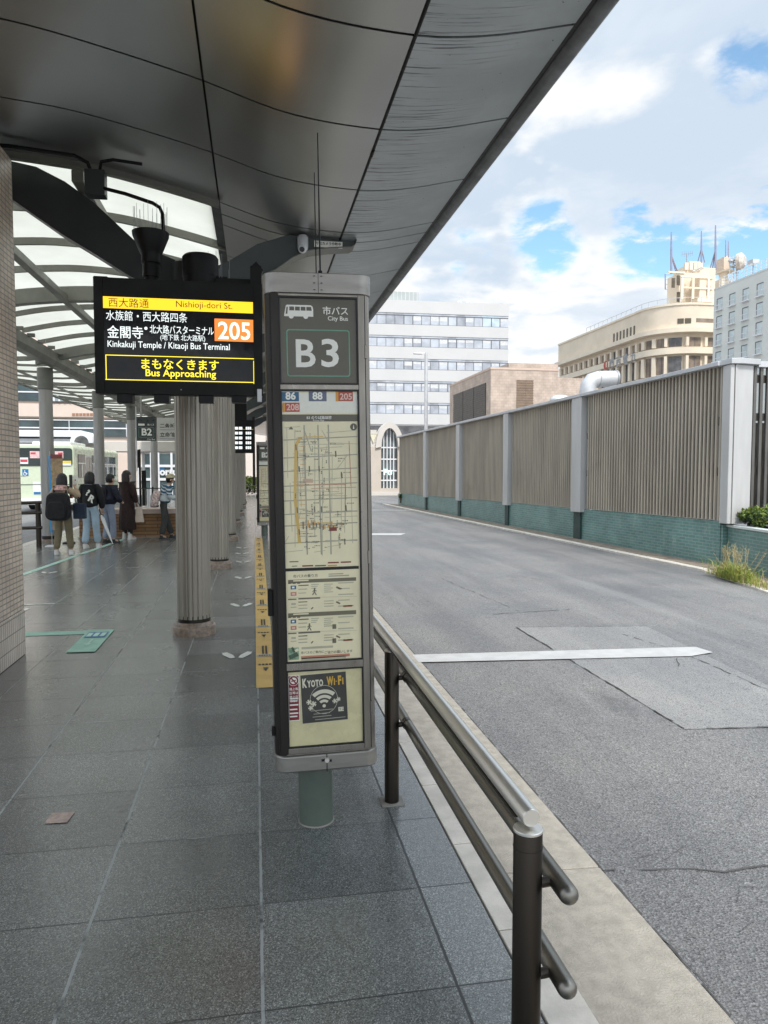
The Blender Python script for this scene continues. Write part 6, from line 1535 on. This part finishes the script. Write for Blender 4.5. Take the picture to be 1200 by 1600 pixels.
g = G(); p = V(.19, .20, 1.37); g.box(p.x-.05, p.x+.05, p.y, p.y+.01, p.z, p.z+.21, signwhite); g.box(p.x-.01, p.x+.01, p.y-.003, p.y, p.z+.10, p.z+.13, redm); pp_ = g
o = pp_.build('held_paper', org=(0, 0, 0)); o.location = t.location; o.rotation_euler = t.rotation_euler; tag(o, 'small white paper held up in the raised hand of the person with backpack', 'paper', kind='thing')
g = G(); p = V(.31, .02, .86); g.box(p.x-.10, p.x+.12, p.y-.07, p.y+.07, p.z-.14, p.z+.17, cloth('navy_bag', (.018, .03, .055), .2)); g.tube([p+Vector((-.06, 0, .17)), V(.20, .02, 1.30), p+Vector((.06, 0, .17))], .012, black, 6); o = g.build('shoulder_bag', bevel=.02); o.location = t.location; o.rotation_euler = t.rotation_euler; tag(o, 'dark navy shoulder bag hanging at the side of the person with backpack', 'bag', kind='thing')
# 2: black jacket with white lettering
f2 = PZ(143, 857)
t, J, s, V = person('woman with black bob in a black jacket with white lettering and pale blue jeans', (f2.x, f2.y, 0), R(-10), 1.63, legs={'l': ((.10, .03, .46), (.11, -.06, .085)), 'r': ((.10, .02, .46), (.10, .10, .085))}, arms={'r': ((.22, .02, 1.03), (.20, .12, .84)), 'l': ((.21, -.01, 1.03), (.19, .08, .84))})
trousers(t, J, s, cloth('pale_blue_jeans', (.36, .47, .56)), 1.35, 1.15); shoes(t, J, s, shoe_w)
blkj = cloth('black_jacket', (.011, .011, .013), .2)
top('jacket', t, J, s, blkj, .055, .06); hair(t, V, s, hair_m, 'bob')
g = G(); g.lathe([(.10*s, 0), (.115*s, .03), (.08*s, .075)], V(0, -.03, 1.31), cloth('grey_collar', (.16, .16, .18)), 16, sy=.9); g.build('collar', t, smooth=60)
g = G(); o_ = V(-.10, -.185, 1.17); g.text('?', o_+Vector((.07, 0, -.02)), Vector((.86, 0, -.5)), Vector((.5, 0, .86)), signwhite, h=.13*s, bold=.05); g.text('R', o_+Vector((.12, -.004, -.14)), Vector((.86, 0, -.5)), Vector((.5, 0, .86)), signwhite, h=.14*s, bold=.05); g.build('lettering', t, smooth=0)
# 3: navy jacket, jeans, holding an umbrella
f3 = PZ(171, 849)
t, J, s, V = person('person in navy jacket and grey blue jeans leaning a white umbrella on the floor', (f3.x, f3.y, 0), R(-48), 1.58, lean=.10, arms={'l': ((.22, .03, 1.05), (.20, .14, .84)), 'r': ((.22, .10, 1.05), (.10, .24, .98))}, legs={'l': ((.09, .02, .46), (.09, -.06, .085)), 'r': ((.09, .05, .46), (.09, .05, .085))})
trousers(t, J, s, cloth('grey_blue_jeans', (.24, .28, .36)), 1.3, 1.15); shoes(t, J, s, shoe_b)
nvy = cloth('navy_jacket', (.012, .015, .028), .2)
top('jacket', t, J, s, nvy, .065, .02); hair(t, V, s, hair_m, 'short')
g = G(); g.prism([(x, -.31*s, z) for x, z in rrect(-.17*s, .17*s, .95*s, 1.32*s, .09*s, 6)], (0, .16*s, 0), cloth('dark_rucksack', (.014, .013, .022), .2)); g.build('rucksack', t, bevel=.04, seg=3)
ht = Vector((f3.x-.16, f3.y-.22, .78)); hb = Vector((f3.x+.14, f3.y-.36, .02))
t = thing('umbrella', 'furled white umbrella with dark handle leaning beside the person in navy', 'umbrella', (hb.x, hb.y, 0))
g = G(); g.tube([hb, hb.lerp(ht, .08), hb.lerp(ht, .3), hb.lerp(ht, .75), hb.lerp(ht, .86)], [.006, .012, .028, .04, .012], white_p, 10); g.build('canopy', t, smooth=50); g = G(); d = (ht-hb).normalized(); g.tube([hb.lerp(ht, .84), ht, ht+d*.05+Vector((.03, 0, .01)), ht+d*.02+Vector((.07, 0, 0))], .014, kiosk_dark, 8); g.build('handle', t)
# 4: long dark brown coat
f4 = PZ(200, 843)
t, J, s, V = person('woman with long dark hair in a long dark brown coat and white shoes', (f4.x, f4.y, 0), R(-40), 1.66, arms={'r': ((.22, .02, 1.05), (.20, .10, .86)), 'l': ((.20, .02, 1.05), (.19, .08, .84))})
trousers(t, J, s, cloth('dark_trousers', (.03, .028, .028)), 1.1); shoes(t, J, s, shoe_w, .08)
brn = cloth('dark_brown_coat', (.028, .014, .012), .25)
top('coat', t, J, s, brn, .05, .06)
g = G(); pr_ = []
g.lathe([(.205*s, .235*s), (.215*s, .26*s), (.20*s, .55*s), (.175*s, .85*s), (.155*s, 1.02*s), (.12*s, 1.08*s)], (0, 0, 0), brn, 36, sy=.82, rfun=lambda j, n: 1+.05*math.sin(j*2*math.pi/n*7)); g.build('coat_skirt', t, smooth=60)
hair(t, V, s, pm('dark_brown_hair', (.016, .010, .008), .45, 0, .3, 40, (3, 3, .6)), 'long')
bl_ = t.location + Vector((.27, -.10, 0))
t = thing('tote_bag', 'cream tote bag hanging beside the long brown coat', 'bag', (bl_.x, bl_.y, .42))
g = G(); pg_ = cloth('cream_tote', (.62, .52, .44), .06); g.prism([(bl_.x-.10, bl_.y, .42), (bl_.x+.13, bl_.y, .42), (bl_.x+.07, bl_.y, .80), (bl_.x-.05, bl_.y, .80)], (0, .08, 0), pg_); g.build('bag_body', t, bevel=.02); g = G(); g.tube([(bl_.x-.03, bl_.y+.04, .79), (bl_.x-.07, bl_.y+.05, 1.02), (bl_.x+.05, bl_.y+.04, .79)], .011, black, 6); g.build('handle', t)
# 5: cap, striped top, floral backpack, facing right
f5 = PZ(256, 842)
t, J, s, V = person('person in pale cap and blue striped sweater with pink floral backpack, bending over a phone', (f5.x, f5.y, 0), R(-78), 1.56, lean=.30, arms={'r': ((.21, .10, 1.06), (.12, .36, 1.0)), 'l': ((.21, .10, 1.06), (.10, .38, 1.0))}, legs={'l': ((.09, .10, .46), (.10, .20, .085)), 'r': ((.09, .02, .46), (.10, -.06, .085))})
trousers(t, J, s, cloth('charcoal_trousers', (.045, .047, .045), .2), 1.35, 1.3); shoes(t, J, s, shoe_b)
def stripes():
    m, tt, b = newmat('striped_sweater'); sp_ = N(tt, 'ShaderNodeSeparateXYZ'); L(tt, objco(tt), sp_.inputs[0])
    v = math_n(tt, 'FRACT', math_n(tt, 'MULTIPLY', math_n(tt, 'ADD', sp_.outputs[2], math_n(tt, 'MULTIPLY', math_n(tt, 'ABSOLUTE', sp_.outputs[0]), .5)), 13.))
    up_ = math_n(tt, 'GREATER_THAN', sp_.outputs[2], 1.08); lo_ = math_n(tt, 'LESS_THAN', sp_.outputs[2], .93)
    st_ = math_n(tt, 'MAXIMUM', math_n(tt, 'MULTIPLY', math_n(tt, 'GREATER_THAN', v, .45), up_), lo_)
    L(tt, mixc(tt, st_, (.55, .60, .62), (.03, .10, .17)), b.inputs['Base Color']); b.inputs['Roughness'].default_value = .9; return m
top('sweater', t, J, s, stripes(), .05, .0)
hair(t, V, s, hair_m, 'short')
g = G(); capm = cloth('khaki_cap', (.46, .42, .27)); c_ = V(0, .0, 1.535); g.ball(c_, .118*s, capm, 20, 12, sz=.95, lo=0.); g.prism([c_+Vector((x, y, .005)) for x, y in ((-.08, .08), (.08, .08), (.075, .17), (0, .195), (-.075, .17))], (0, -.01, .012), capm); g.build('cap', t, smooth=50)
g = G(); flo = pm('floral_white_pink', (.56, .44, .41), .8, 0, .55, 22); g.prism([(x, (-.30+.30*(z/s-.9)*.8)*s, z) for x, z in rrect(-.16*s, .16*s, .80*s, 1.22*s, .10*s, 7)], (0, .17*s, 0), flo); b_ = g.build('floral_backpack', t, bevel=.05, seg=4)
o = G(); p = V(.0, .43, 1.0); o.box(p.x-.04, p.x+.04, p.y-.005, p.y+.005, p.z-.02, p.z+.13, black); o = o.build('phone'); o.location = t.location; o.rotation_euler = t.rotation_euler; tag(o, 'small dark phone held by the person in the pale cap', 'phone', kind='thing')
